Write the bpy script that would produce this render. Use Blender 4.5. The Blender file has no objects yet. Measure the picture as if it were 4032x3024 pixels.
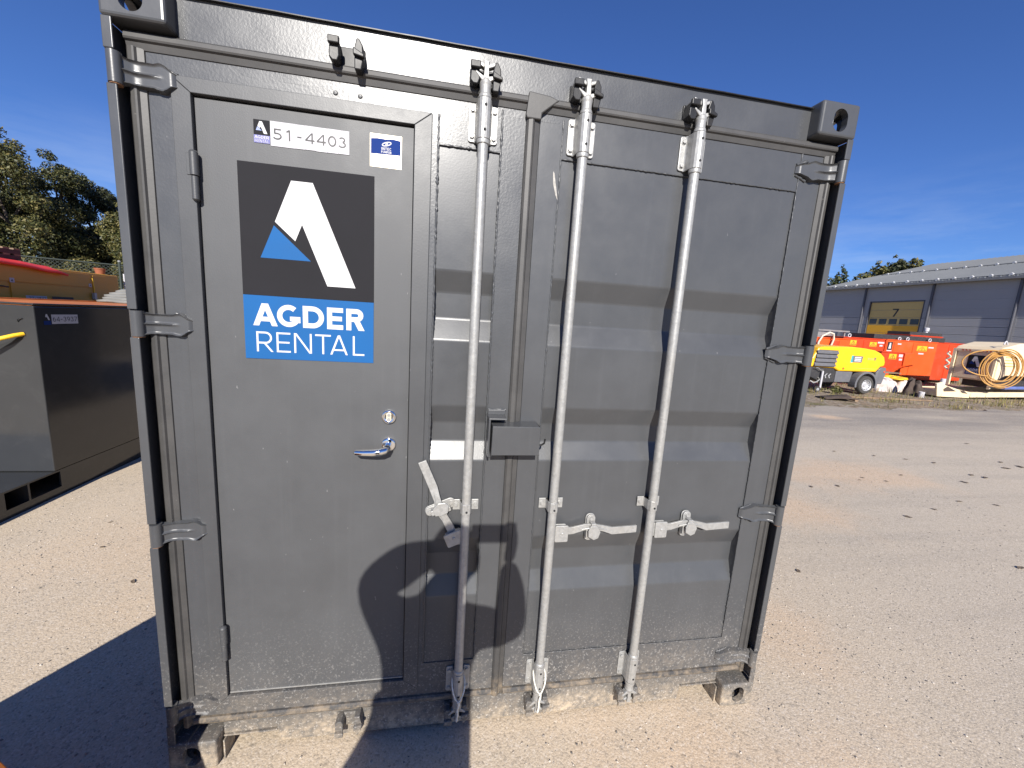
import bpy, bmesh, math, random
import numpy as np
from mathutils import Vector, Matrix, noise as mnoise
random.seed(7)
rng = np.random.default_rng(7)
S = bpy.context.scene
COL = S.collection
R = math.radians

# ------------------------------------------------------------------ camera
CAM = Vector((-0.27263774, -1.38546408, 1.73101828))
CR = (0.98444945, -0.16434095, 0.0620591)
CU = (-0.03381464, 0.16938868, 0.98496906)
CB = (-0.17238286, -0.97175075, 0.16119746)
cam_d = bpy.data.cameras.new('camera')
cam = bpy.data.objects.new('camera', cam_d)
COL.objects.link(cam)
cam_d.sensor_fit = 'HORIZONTAL'
cam_d.sensor_width = 36.0
cam_d.lens = 1560.0 / 4032.0 * 36.0
cam_d.clip_start = 0.003
cam_d.clip_end = 3000
CAMM = Matrix(((CR[0], CU[0], CB[0], CAM.x), (CR[1], CU[1], CB[1], CAM.y), (CR[2], CU[2], CB[2], CAM.z), (0, 0, 0, 1)))
cam.matrix_world = CAMM
S.camera = cam
S.render.resolution_x = 1024
S.render.resolution_y = 768

# ------------------------------------------------------------------ light
SUN_EL, SUN_AZ = 29.4, 6.0            # azimuth measured from -Y towards -X
SV = Vector((-math.sin(R(SUN_AZ)) * math.cos(R(SUN_EL)), -math.cos(R(SUN_AZ)) * math.cos(R(SUN_EL)), math.sin(R(SUN_EL))))
sun_d = bpy.data.lights.new('sun', 'SUN')
sun_d.energy = 5.0
sun_d.angle = R(0.53)
sun_d.color = (1.0, 0.955, 0.885)
sun = bpy.data.objects.new('sun', sun_d)
COL.objects.link(sun)
sun.rotation_euler = SV.to_track_quat('Z', 'Y').to_euler()
sun.location = SV * 50

world = bpy.data.worlds.new('World')
S.world = world
world.use_nodes = True
wn = world.node_tree
wn.nodes.clear()
sky = wn.nodes.new('ShaderNodeTexSky')
sky.sky_type = 'NISHITA'
sky.sun_disc = False
sky.sun_elevation = R(SUN_EL)
sky.sun_rotation = R(180 + SUN_AZ)
sky.altitude = 0
sky.air_density = 1.0
sky.dust_density = 0.0
sky.ozone_density = 4.0
bg = wn.nodes.new('ShaderNodeBackground')
bg.inputs['Strength'].default_value = 0.062
wo = wn.nodes.new('ShaderNodeOutputWorld')
# thin, high cirrus streaks low in the sky
tc = wn.nodes.new('ShaderNodeTexCoord')
mp = wn.nodes.new('ShaderNodeMapping')
mp.inputs['Scale'].default_value = (1.0, 1.0, 5.0)
mp.inputs['Rotation'].default_value = (R(8), 0, R(20))
nz = wn.nodes.new('ShaderNodeTexNoise')
nz.inputs['Scale'].default_value = 2.3
nz.inputs['Detail'].default_value = 8
nz.inputs['Roughness'].default_value = 0.62
mr = wn.nodes.new('ShaderNodeMapRange')
mr.inputs['From Min'].default_value = 0.36
mr.inputs['From Max'].default_value = 0.78
mr.inputs['To Max'].default_value = 0.75
sp = wn.nodes.new('ShaderNodeSeparateXYZ')
me = wn.nodes.new('ShaderNodeMapRange')
me.inputs['From Min'].default_value = 0.30
me.inputs['From Max'].default_value = 0.1
mm = wn.nodes.new('ShaderNodeMath'); mm.operation = 'MULTIPLY'
mx = wn.nodes.new('ShaderNodeMix'); mx.data_type = 'RGBA'
mx.inputs[7].default_value = (7.0, 8.0, 9.6, 1)
L = wn.links.new
L(tc.outputs['Generated'], mp.inputs[0]); L(mp.outputs[0], nz.inputs['Vector']); L(nz.outputs[0], mr.inputs[0])
L(tc.outputs['Generated'], sp.inputs[0]); L(sp.outputs[2], me.inputs[0])
L(mr.outputs[0], mm.inputs[0]); L(me.outputs[0], mm.inputs[1]); L(mm.outputs[0], mx.inputs[0])
hs = wn.nodes.new('ShaderNodeMix'); hs.data_type = 'RGBA'; hs.blend_type = 'MULTIPLY'; hs.inputs[0].default_value = 1.0
hs.inputs[7].default_value = (0.60, 0.82, 1.32, 1)         # deep polarised autumn blue
L(sky.outputs[0], hs.inputs[6]); L(hs.outputs[2], mx.inputs[6]); L(mx.outputs[2], bg.inputs[0]); L(bg.outputs[0], wo.inputs[0])

S.view_settings.view_transform = 'Standard'
S.view_settings.look = 'None'
S.view_settings.gamma = 1
S.view_settings.use_curve_mapping = False
S.view_settings.exposure = 0.62
S.render.engine = 'CYCLES'

# ------------------------------------------------------------------ helpers
class MB:
    """collects faces, then links them as one mesh object"""
    def __init__(s): s.v = []; s.f = []; s.m = []; s.mi = 0
    def mat(s, i): s.mi = i; return s
    def face(s, pts):
        b = len(s.v); s.v += [tuple(p) for p in pts]; s.f.append(tuple(range(b, b + len(pts)))); s.m.append(s.mi)
    def add(s, vs, fs):
        b = len(s.v); s.v += [tuple(p) for p in vs]
        for f in fs: s.f.append(tuple(i + b for i in f)); s.m.append(s.mi)
    def box(s, x0, x1, y0, y1, z0, z1):
        vs = [(x, y, z) for z in (z0, z1) for y in (y0, y1) for x in (x0, x1)]
        s.add(vs, [(0, 2, 3, 1), (4, 5, 7, 6), (0, 1, 5, 4), (2, 6, 7, 3), (0, 4, 6, 2), (1, 3, 7, 5)])
    def prism(s, poly, fn, a, b):
        """poly: 2-D points, fn(u, v, w) -> xyz, extruded w = a .. b"""
        n = len(poly)
        ar = sum(poly[i][0] * poly[(i + 1) % n][1] - poly[(i + 1) % n][0] * poly[i][1] for i in range(n))
        vs = [fn(u, v, a) for u, v in poly] + [fn(u, v, b) for u, v in poly]
        fs = [tuple(range(n)), tuple(range(2 * n - 1, n - 1, -1))] + [(i, i + n, (i + 1) % n + n, (i + 1) % n) for i in range(n)]
        s.add(vs, fs)
    def cyl(s, p0, p1, r0, r1=None, n=16, cap=True):
        r1 = r0 if r1 is None else r1
        p0 = Vector(p0); p1 = Vector(p1); d = (p1 - p0).normalized()
        a = d.orthogonal().normalized(); b = d.cross(a)
        vs = []
        for p, r in ((p0, r0), (p1, r1)):
            for i in range(n):
                t = 2 * math.pi * i / n
                vs.append(p + a * (r * math.cos(t)) + b * (r * math.sin(t)))
        fs = [(i, (i + 1) % n, (i + 1) % n + n, i + n) for i in range(n)]
        if cap: fs += [tuple(range(n - 1, -1, -1)), tuple(range(n, 2 * n))]
        s.add(vs, fs)
    def tube(s, pts, r, n=8, cap=True):
        pts = [Vector(p) for p in pts]
        rs = r if isinstance(r, (list, tuple)) else [r] * len(pts)
        vs = []; prev = None
        for i, p in enumerate(pts):
            d = (pts[min(i + 1, len(pts) - 1)] - pts[max(i - 1, 0)])
            d = d.normalized() if d.length > 1e-9 else Vector((0, 0, 1))
            a = d.orthogonal().normalized() if prev is None else (prev - d * prev.dot(d)).normalized()
            prev = a; b = d.cross(a)
            for k in range(n):
                t = 2 * math.pi * k / n
                vs.append(p + (a * math.cos(t) + b * math.sin(t)) * rs[i])
        fs = []
        for i in range(len(pts) - 1):
            for k in range(n):
                fs.append((i * n + k, i * n + (k + 1) % n, (i + 1) * n + (k + 1) % n, (i + 1) * n + k))
        if cap: fs += [tuple(range(n - 1, -1, -1)), tuple(range((len(pts) - 1) * n, len(pts) * n))]
        s.add(vs, fs)
    def lathe(s, prof, c, axis='Y', n=24):
        """prof: (r, h) list"""
        c = Vector(c); vs = []
        for r, h in prof:
            for k in range(n):
                t = 2 * math.pi * k / n; u, v = r * math.cos(t), r * math.sin(t)
                vs.append(c + (Vector((u, h, v)) if axis == 'Y' else Vector((u, v, h)) if axis == 'Z' else Vector((h, u, v))))
        fs = []
        for i in range(len(prof) - 1):
            for k in range(n): fs.append((i * n + k, i * n + (k + 1) % n, (i + 1) * n + (k + 1) % n, (i + 1) * n + k))
        s.add(vs, fs)
    def grid(s, nu, nv, fn):
        b = [fn(i / (nu - 1), j / (nv - 1)) for j in range(nv) for i in range(nu)]
        s.add(b, [(j * nu + i, j * nu + i + 1, (j + 1) * nu + i + 1, (j + 1) * nu + i) for j in range(nv - 1) for i in range(nu - 1)])
    def build(s, name, mats, parent=None, bevel=0, smooth=False, seg=2, recalc=True, angle=35):
        me = bpy.data.meshes.new(name)
        me.from_pydata(s.v, [], s.f)
        mats = mats if isinstance(mats, (list, tuple)) else [mats]
        for m in mats: me.materials.append(m)
        if len(mats) > 1: me.polygons.foreach_set('material_index', s.m)
        if recalc:
            bm = bmesh.new(); bm.from_mesh(me)
            if bevel: bmesh.ops.remove_doubles(bm, verts=bm.verts, dist=1e-6)
            bmesh.ops.recalc_face_normals(bm, faces=bm.faces)
            bm.to_mesh(me); bm.free()
        o = bpy.data.objects.new(name, me)
        COL.objects.link(o)
        if parent is not None: o.parent = parent
        if bevel:
            b = o.modifiers.new('bevel', 'BEVEL'); b.width = bevel; b.segments = seg; b.limit_method = 'ANGLE'; b.angle_limit = R(angle)
            b.harden_normals = False
        if smooth:
            me.polygons.foreach_set('use_smooth', [True] * len(me.polygons))
            try: me.set_sharp_from_angle(angle=R(angle))
            except Exception: pass
        return o

def tag(o, label=None, cat=None, group=None, kind=None):
    if label: o['label'] = label
    if cat: o['category'] = cat
    if group: o['group'] = group
    if kind: o['kind'] = kind
    return o
def thing(name, label, cat, loc=(0, 0, 0), rz=0, group=None):
    o = bpy.data.objects.new(name, None); COL.objects.link(o)
    o.location = loc; o.rotation_euler = (0, 0, rz); o.empty_display_size = 0.2
    return tag(o, label, cat, group)
def dup(o, parent=None):
    c = o.copy(); COL.objects.link(c)
    if parent is not None: c.parent = parent
    for ch in list(o.children): dup(ch, c)
    return c

# ------------------------------------------------------------------ materials
def newmat(name):
    m = bpy.data.materials.new(name); m.use_nodes = True
    nt = m.node_tree; p = nt.nodes['Principled BSDF']
    return m, nt, p
class NT:
    def __init__(s, nt, world=False): s.nt = nt; s.oc = None; s.w = world
    def n(s, typ, **kw):
        nd = s.nt.nodes.new(typ)
        ins = kw.pop('ins', {})
        for k, v in kw.items(): setattr(nd, k, v)
        for k, v in ins.items():
            if hasattr(v, 'is_output') or isinstance(v, bpy.types.NodeSocket): s.nt.links.new(v, nd.inputs[k])
            else: nd.inputs[k].default_value = v
        return nd
    def co(s):
        if s.oc is None: s.oc = s.nt.nodes.new('ShaderNodeNewGeometry').outputs['Position'] if s.w else s.nt.nodes.new('ShaderNodeTexCoord').outputs['Object']
        return s.oc
    def noise(s, scale, detail=4, rough=0.55, vec=None, dist=0):
        return s.n('ShaderNodeTexNoise', ins={'Scale': scale, 'Detail': detail, 'Roughness': rough, 'Distortion': dist, 'Vector': vec or s.co()}).outputs[0]
    def vor(s, scale, out='Distance', feature='F1', vec=None):
        return s.n('ShaderNodeTexVoronoi', feature=feature, ins={'Scale': scale, 'Vector': vec or s.co()}).outputs[out]
    def rng(s, v, a, b, c=0.0, d=1.0, smooth=False):
        nd = s.n('ShaderNodeMapRange', ins={0: v, 1: a, 2: b, 3: c, 4: d})
        if smooth: nd.interpolation_type = 'SMOOTHSTEP'
        return nd.outputs[0]
    def math(s, op, a, b=0.0):
        return s.n('ShaderNodeMath', operation=op, ins={0: a, 1: b}).outputs[0]
    def mix(s, f, a, b, blend='MIX'):
        nd = s.n('ShaderNodeMix', data_type='RGBA', blend_type=blend)
        for i, v in ((0, f), (6, a), (7, b)):
            if isinstance(v, bpy.types.NodeSocket): s.nt.links.new(v, nd.inputs[i])
            else: nd.inputs[i].default_value = v if i == 0 else (tuple(v) + (1,))[:4]
        return nd.outputs[2]
    def sep(s): return s.n('ShaderNodeSeparateXYZ', ins={0: s.co()}).outputs
    def mapping(s, scale=(1, 1, 1), rot=(0, 0, 0), vec=None):
        return s.n('ShaderNodeMapping', ins={0: vec or s.co(), 'Scale': scale, 'Rotation': rot}).outputs[0]
    def bump(s, h, strength, dist, normal=None):
        ins = {'Height': h, 'Strength': strength, 'Distance': dist}
        if normal is not None: ins['Normal'] = normal
        return s.n('ShaderNodeBump', ins=ins).outputs[0]
    def link(s, a, b): s.nt.links.new(a, b)

def simple(name, col, rough=0.5, metal=0.0, var=0.12, scale=8.0, bump=0.0, bscale=60.0, spec=0.5, dirt=0.0, dirtcol=(0.30, 0.24, 0.17)):
    m, nt, p = newmat(name); g = NT(nt)
    f = g.noise(scale, 3, 0.6)
    c = g.mix(g.rng(f, 0.3, 0.7), [x * (1 - var) for x in col], [min(1, x * (1 + var)) for x in col])
    if dirt:
        d = g.rng(g.noise(scale * 1.7, 4, 0.7, dist=0.5), 0.52, 0.75, 0, dirt)
        c = g.mix(d, c, dirtcol)
    g.link(c, p.inputs['Base Color'])
    p.inputs['Roughness'].default_value = rough
    p.inputs['Metallic'].default_value = metal
    p.inputs['Specular IOR Level'].default_value = spec
    if rough > 0.1: g.link(g.rng(f, 0.2, 0.8, rough - 0.06, min(1, rough + 0.08)), p.inputs['Roughness'])
    if bump: g.link(g.bump(g.noise(bscale, 3, 0.6), bump, 0.002), p.inputs['Normal'])
    return m

def paint(name, col, rough, peel=0.25, peel_scale=170.0, dust_top=0.72, dust=0.7, wave=0.0, splash=1.0):
    """industrial two-pack paint: orange peel, scuffs, dried splash dust near the ground"""
    m, nt, p = newmat(name); g = NT(nt, True)
    z = g.sep()[2]
    mid = g.noise(5.5, 4, 0.68)
    c = g.mix(g.rng(mid, 0.3, 0.7), [x * 0.94 for x in col], [x * 1.06 for x in col])
    # vertical rain streaks
    st = g.noise(1.0, 3, 0.6, g.mapping((38, 38, 1.2)))
    c = g.mix(g.rng(st, 0.54, 0.80, 0, 0.16), c, [min(1, x * 1.4 + 0.010) for x in col])
    # small chips and scuffs
    ch = g.rng(g.noise(60, 2, 0.5, g.mapping((1, 1, 0.5), (0, 0.5, 0))), 0.765, 0.79)
    c = g.mix(g.math('MULTIPLY', ch, 0.28), c, (0.36, 0.35, 0.34))
    # dried splash: fine light specks and tan film, thickening downwards
    lo = g.rng(z, dust_top, 0.02, 0, 1, True)
    sp = g.rng(g.noise(110, 3, 0.75), 0.565, 0.65)
    lo2 = g.math('POWER', lo, 1.25)
    c = g.mix(g.math('MULTIPLY', g.math('MULTIPLY', lo2, sp), 1.0 * splash), c, (0.40, 0.385, 0.36))
    film = g.math('MULTIPLY', g.math('MULTIPLY', g.math('POWER', lo, 3.0), g.rng(mid, 0.28, 0.62)), g.rng(g.noise(38, 3, 0.7), 0.32, 0.6, 0.25, 1.25))
    c = g.mix(g.math('MULTIPLY', film, dust), c, (0.46, 0.37, 0.265))
    g.link(c, p.inputs['Base Color'])
    rr = g.rng(mid, 0.25, 0.75, rough - 0.05, rough + 0.07)
    rr = g.math('ADD', rr, g.math('MULTIPLY', lo, 0.25))
    g.link(rr, p.inputs['Roughness'])
    p.inputs['Specular IOR Level'].default_value = 0.5
    g.link(g.bump(g.noise(peel_scale, 2, 0.55), peel, 0.0015), p.inputs['Normal'])
    return m

GREY = (0.0625, 0.0645, 0.068)
M = {}
M['paint'] = paint('grey_paint', GREY, 0.33, 0.07, 150, dust=0.3, splash=0.75)
M['paint_rough'] = paint('grey_paint_textured', GREY, 0.33, 0.24, 120, dust=0.3, splash=0.6)
M['paint_leaf'] = paint('grey_paint_door', (0.067, 0.0685, 0.071), 0.52, 0.16, 260, dust=0.15, splash=0.45)
M['paint_frame'] = paint('grey_paint_frame', (0.060, 0.0615, 0.064), 0.42, 0.12, 200, dust=0.3, splash=0.6)
M['paint_sill'] = paint('grey_paint_sill', (0.075, 0.075, 0.075), 0.42, 0.15, 150, dust_top=0.30, dust=0.8)
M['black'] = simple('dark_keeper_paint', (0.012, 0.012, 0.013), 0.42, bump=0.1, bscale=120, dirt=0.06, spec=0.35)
M['void'] = simple('dark_interior', (0.012, 0.012, 0.013), 0.9)
M['rust'] = simple('rust_seam', (0.20, 0.10, 0.05), 0.85, var=0.3, scale=60)

def galv():
    m, nt, p = newmat('galvanised_steel'); g = NT(nt, True)
    s1 = g.vor(95, 'Color')
    bw = g.n('ShaderNodeRGBToBW', ins={0: s1}).outputs[0]
    c = g.mix(g.rng(bw, 0.2, 0.8), (0.325, 0.323, 0.31), (0.385, 0.382, 0.367))
    c = g.mix(g.rng(g.noise(14, 6, 0.7, g.mapping((1, 1, 0.25))), 0.5, 0.75, 0, 0.45), c, (0.38, 0.35, 0.30))
    c = g.mix(g.rng(g.noise(40, 3, 0.6), 0.70, 0.78, 0, 0.4), c, (0.24, 0.20, 0.16))
    g.link(c, p.inputs['Base Color'])
    p.inputs['Metallic'].default_value = 0.40
    g.link(g.rng(g.noise(60, 4, 0.6), 0.2, 0.8, 0.34, 0.56), p.inputs['Roughness'])
    g.link(g.bump(g.noise(180, 4, 0.6), 0.35, 0.001), p.inputs['Normal'])
    return m
M['galv'] = galv()
def gasketm():
    m, nt, p = newmat('rubber_gasket'); g = NT(nt, True)
    c = g.mix(g.rng(g.noise(6, 7, 0.7, g.mapping((1, 1, 1))), 0.3, 0.7), (0.039, 0.038, 0.037), (0.068, 0.065, 0.062))
    z = g.sep()[2]
    lo = g.rng(z, 0.30, 0.10, 0, 1, True)
    c = g.mix(g.math('MULTIPLY', lo, g.rng(g.noise(25, 4, 0.7), 0.40, 0.68, 0, 0.7)), c, (0.42, 0.32, 0.21))
    c = g.mix(g.rng(g.noise(70, 4, 0.6), 0.70, 0.76, 0, 0.5), c, (0.35, 0.33, 0.30))
    g.link(c, p.inputs['Base Color']); p.inputs['Roughness'].default_value = 0.52
    g.link(g.bump(g.noise(90, 4, 0.6), 0.2, 0.001), p.inputs['Normal'])
    return m
M['rubber'] = gasketm()
M['chrome'] = simple('chrome', (0.86, 0.86, 0.85), 0.06, 1.0, var=0.02)
M['white'] = simple('white_vinyl', (0.54, 0.535, 0.53), 0.6, var=0.03, spec=0.2)
M['white_tape'] = simple('white_label_tape', (0.50, 0.49, 0.51), 0.6, var=0.05, scale=30, spec=0.2)
M['blue'] = simple('blue_vinyl', (0.008, 0.090, 0.265), 0.6, var=0.04, spec=0.2)
M['charcoal'] = simple('charcoal_vinyl', (0.019, 0.0185, 0.021), 0.75, var=0.1, spec=0.12)
M['ink'] = simple('black_ink', (0.018, 0.017, 0.018), 0.5)
M['navy'] = simple('navy_print', (0.012, 0.035, 0.17), 0.75, var=0.05, spec=0.1)
M['foil'] = simple('foil_sticker', (0.62, 0.55, 0.42), 0.35, 0.25, var=0.12, scale=40)
M['rope'] = simple('white_twine', (0.66, 0.63, 0.55), 0.85, var=0.2, scale=120, bump=0.5, bscale=300)
M['floor_black'] = M['void']

# ------------------------------------------------------------------ ground
def asphalt():
    m, nt, p = newmat('dusty_asphalt'); g = NT(nt, True)
    big = g.noise(0.16, 3, 0.6)
    med = g.noise(1.3, 5, 0.65)
    c = g.mix(g.rng(big, 0.3, 0.7), (0.505, 0.415, 0.310), (0.595, 0.485, 0.350))
    c = g.mix(g.rng(med, 0.40, 0.75, 0, 0.6), c, (0.470, 0.395, 0.305))
    x, y, z = g.sep()
    # greyer, traffic-polished surface away from the container, with long faint wheel streaks
    xg, yg, _z = g.sep()
    lane = g.rng(xg, 1.2, 3.6, 0, 1, True)
    c = g.mix(g.math('MULTIPLY', lane, 0.45), c, (0.405, 0.360, 0.298))
    ws = g.noise(1.0, 4, 0.62, g.mapping((0.22, 2.6, 1), (0, 0, R(-14))))
    c = g.mix(g.math('MULTIPLY', lane, g.rng(ws, 0.48, 0.66, 0, 0.26)), c, (0.240, 0.215, 0.185))
    # darker, less dusty tarmac towards the far edge, drawn out along the lane
    band = g.rng(y, 3.4, 6.2, 0, 1, True)
    right = g.rng(x, 2.5, 6.0, 0, 1, True)
    streak = g.rng(g.noise(0.9, 4, 0.6, g.mapping((0.28, 1.6, 1), (0, 0, R(-8)))), 0.30, 0.62)
    c = g.mix(g.math('MULTIPLY', g.math('MULTIPLY', band, right), g.rng(streak, 0, 1, 0.2, 0.9)), c, (0.190, 0.172, 0.155))
    # ochre sand patches
    tot = None
    off = g.rng(med, 0.2, 0.8, -0.5, 0.5)
    for px, py, rx, ry, amt in ((5.1, 2.75, 1.5, 0.75, 0.6), (3.3, 1.95, 0.9, 0.75, 0.55), (8.3, 6.0, 0.55, 0.35, 0.8), (1.75, 0.42, 0.5, 0.5, 0.35),
              (0.9, -0.25, 1.0, 0.45, 0.4), (-1.9, 1.6, 1.3, 1.0, 0.3)):
        dx = g.math('DIVIDE', g.math('SUBTRACT', x, px), rx)
        dy = g.math('DIVIDE', g.math('SUBTRACT', y, py), ry)
        d = g.math('ADD', g.math('SQRT', g.math('ADD', g.math('MULTIPLY', dx, dx), g.math('MULTIPLY', dy, dy))), off)
        k = g.rng(d, 1.0, 0.15, 0, amt, True)
        tot = k if tot is None else g.math('MAXIMUM', tot, k)
    c = g.mix(tot, c, (0.60, 0.42, 0.27))
    # aggregate: light and dark chippings
    v1 = g.n('ShaderNodeTexVoronoi', ins={'Scale': 120, 'Vector': g.co()})
    bw = g.n('ShaderNodeSeparateColor', ins={0: v1.outputs['Color']}).outputs[0]
    c = g.mix(g.rng(bw, 0.80, 0.95, 0, 0.38), c, (0.70, 0.62, 0.53))
    c = g.mix(g.rng(bw, 0.16, 0.03, 0, 0.42), c, (0.18, 0.155, 0.13))
    v2 = g.n('ShaderNodeSeparateColor', ins={0: g.vor(230, 'Color')}).outputs[0]
    c = g.mix(g.rng(v2, 0.70, 0.95, 0, 0.25), c, (0.68, 0.60, 0.51))
    c = g.mix(g.rng(v2, 0.30, 0.05, 0, 0.33), c, (0.22, 0.19, 0.16))
    # worn pits
    pit = g.math('MULTIPLY', g.rng(g.noise(22, 3, 0.6), 0.60, 0.70), g.rng(med, 0.45, 0.62))
    c = g.mix(g.math('MULTIPLY', pit, 0.5), c, (0.14, 0.13, 0.12))
    g.link(c, p.inputs['Base Color']); p.inputs['Roughness'].default_value = 0.92
    p.inputs['Specular IOR Level'].default_value = 0.2
    h = g.math('ADD', g.math('MULTIPLY', g.vor(120), -0.9), g.math('MULTIPLY', g.noise(60, 3, 0.7), 1.3))
    g.link(g.bump(h, 0.33, 0.0035), p.inputs['Normal'])
    return m
M['asphalt'] = asphalt()
def soil():
    m, nt, p = newmat('gravel_soil'); g = NT(nt, True)
    c = g.mix(g.rng(g.noise(0.5, 7, 0.65), 0.3, 0.7), (0.30, 0.225, 0.15), (0.36, 0.30, 0.235))
    c = g.mix(g.rng(g.noise(1.4, 8, 0.7), 0.50, 0.64), c, (0.17, 0.155, 0.065))
    c = g.mix(g.rng(g.noise(2.5, 6, 0.7, g.mapping((0.3, 1, 1))), 0.58, 0.72, 0, 0.7), c, (0.42, 0.26, 0.14))
    bw = g.n('ShaderNodeRGBToBW', ins={0: g.vor(14, 'Color')}).outputs[0]
    c = g.mix(g.rng(bw, 0.68, 0.85, 0, 0.5), c, (0.50, 0.46, 0.40))
    c = g.mix(g.rng(bw, 0.32, 0.2, 0, 0.5), c, (0.11, 0.09, 0.07))
    g.link(c, p.inputs['Base Color']); p.inputs['Roughness'].default_value = 1.0
    p.inputs['Specular IOR Level'].default_value = 0.1
    g.link(g.bump(g.noise(9, 8, 0.75), 1.0, 0.08), p.inputs['Normal'])
    return m
M['soil'] = soil()

b = MB()
b.face([(-1500, -1500, -0.03), (1500, -1500, -0.03), (1500, 1500, -0.03), (-1500, 1500, -0.03)])
tag(b.build('ground', M['soil'], recalc=False), kind='structure')
# asphalt yard with a ragged far edge
def edge(x): return 7.12 + 0.03 * max(0, x - 9) + 0.10 * math.sin(x * 2.1) + 0.07 * math.sin(x * 5.3 + 1) + 0.04 * math.sin(x * 13.7)
xs = list(np.arange(3.0, 60.0, 0.12))
poly = [(-16, -40, 0), (60, -40, 0)] + [(x, edge(x), 0) for x in reversed(xs)] + [(2.6, 9.5, 0), (2.4, 18, 0), (-16, 18, 0)]
b = MB(); b.prism([(q[0], q[1]) for q in poly], lambda u, v, w: (u, v, w), 0.0, -0.06)
tag(b.build('asphalt_yard', M['asphalt']), kind='structure')

# ------------------------------------------------------------------ shipping container
CONT = thing('shipping_container', 'dark grey steel shipping container with a personnel door and three galvanised locking bars', 'container')
XZ = lambda u, v, w: (u, w, v)            # 2-D (x, z) extruded along y

def plate(b, x0, x1, z0, z1, holes, y0, y1):
    """flat plate in the x-z plane with rectangular openings, front at y0"""
    xs = sorted({x0, x1, *[h[0] for h in holes], *[h[1] for h in holes]})
    zs = sorted({z0, z1, *[h[2] for h in holes], *[h[3] for h in holes]})
    inside = lambda x, z: any(h[0] < x < h[1] and h[2] < z < h[3] for h in holes)
    cell = {}
    for i in range(len(xs) - 1):
        for j in range(len(zs) - 1):
            cell[i, j] = not inside((xs[i] + xs[i + 1]) / 2, (zs[j] + zs[j + 1]) / 2)
    for (i, j), on in cell.items():
        if not on: continue
        a, c, d, e = xs[i], xs[i + 1], zs[j], zs[j + 1]
        b.face([(a, y0, d), (c, y0, d), (c, y0, e), (a, y0, e)])
        b.face([(a, y1, d), (a, y1, e), (c, y1, e), (c, y1, d)])
        if not cell.get((i - 1, j)): b.face([(a, y0, d), (a, y0, e), (a, y1, e), (a, y1, d)])
        if not cell.get((i + 1, j)): b.face([(c, y0, d), (c, y1, d), (c, y1, e), (c, y0, e)])
        if not cell.get((i, j - 1)): b.face([(a, y0, d), (a, y1, d), (c, y1, d), (c, y0, d)])
        if not cell.get((i, j + 1)): b.face([(a, y0, e), (c, y0, e), (c, y1, e), (a, y1, e)])

# --- corner castings (hollow boxes with oval apertures)
def oval(cx, cz, w, h, n=28):
    pts = []
    r = w / 2; s = h / 2 - r
    for k in range(n):
        t = 2 * math.pi * k / n
        pts.append((cx + r * math.cos(t), cz + r * math.sin(t) + (s if math.sin(t) > 1e-9 else -s)))
    return pts
def casting_mesh():
    """local: x 0..0.162 (outer side at +x), y 0..0.178, z 0..0.118 (outer face at +z)"""
    b = MB(); b.box(0, 0.162, 0, 0.178, 0, 0.118)
    o = b.build('tmp_casting', M['paint_sill'], bevel=0.010, seg=3)
    cut = []
    c = MB(); c.box(0.024, 0.138, 0.024, 0.2, 0.020, 0.098); cut.append(c.build('tmp_c', M['void']))
    c = MB(); c.prism(oval(0.083, 0.056, 0.060, 0.078), XZ, -0.05, 0.05); cut.append(c.build('tmp_c', M['void']))
    c = MB(); c.prism(oval(0.095, 0.056, 0.060, 0.078), lambda u, v, w: (w, u, v), 0.12, 0.2); cut.append(c.build('tmp_c', M['void']))
    c = MB(); c.prism(oval(0.081, 0.095, 0.064, 0.118), lambda u, v, w: (u, v, w), 0.08, 0.2); cut.append(c.build('tmp_c', M['void']))
    for k in cut:
        md = o.modifiers.new('cut', 'BOOLEAN'); md.operation = 'DIFFERENCE'; md.object = k; md.solver = 'EXACT'
    dg = bpy.context.evaluated_depsgraph_get()
    me = bpy.data.meshes.new_from_object(o.evaluated_get(dg))
    me.name = 'corner_casting'
    for k in cut + [o]: bpy.data.objects.remove(k, do_unlink=True)
    me.materials.clear(); me.materials.append(M['paint_sill'])
    me.polygons.foreach_set('material_index', [0] * len(me.polygons))
    return me
CM = casting_mesh()
CM_TOP = CM.copy(); CM_TOP.materials.clear(); CM_TOP.materials.append(M['paint'])
CLEN = 6.058
for sx in (-1, 1):
    for top in (0, 1):
        for back in (0, 1):
            o = bpy.data.objects.new('corner_casting', CM_TOP if top else CM); COL.objects.link(o); o.parent = CONT
            o.location = (1.057 * sx, 0 if not back else CLEN, 2.473 if top else 0.118)
            o.scale = (sx, -1 if back else 1, 1 if top else -1)
            # mirrored copies keep shared mesh data

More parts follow.
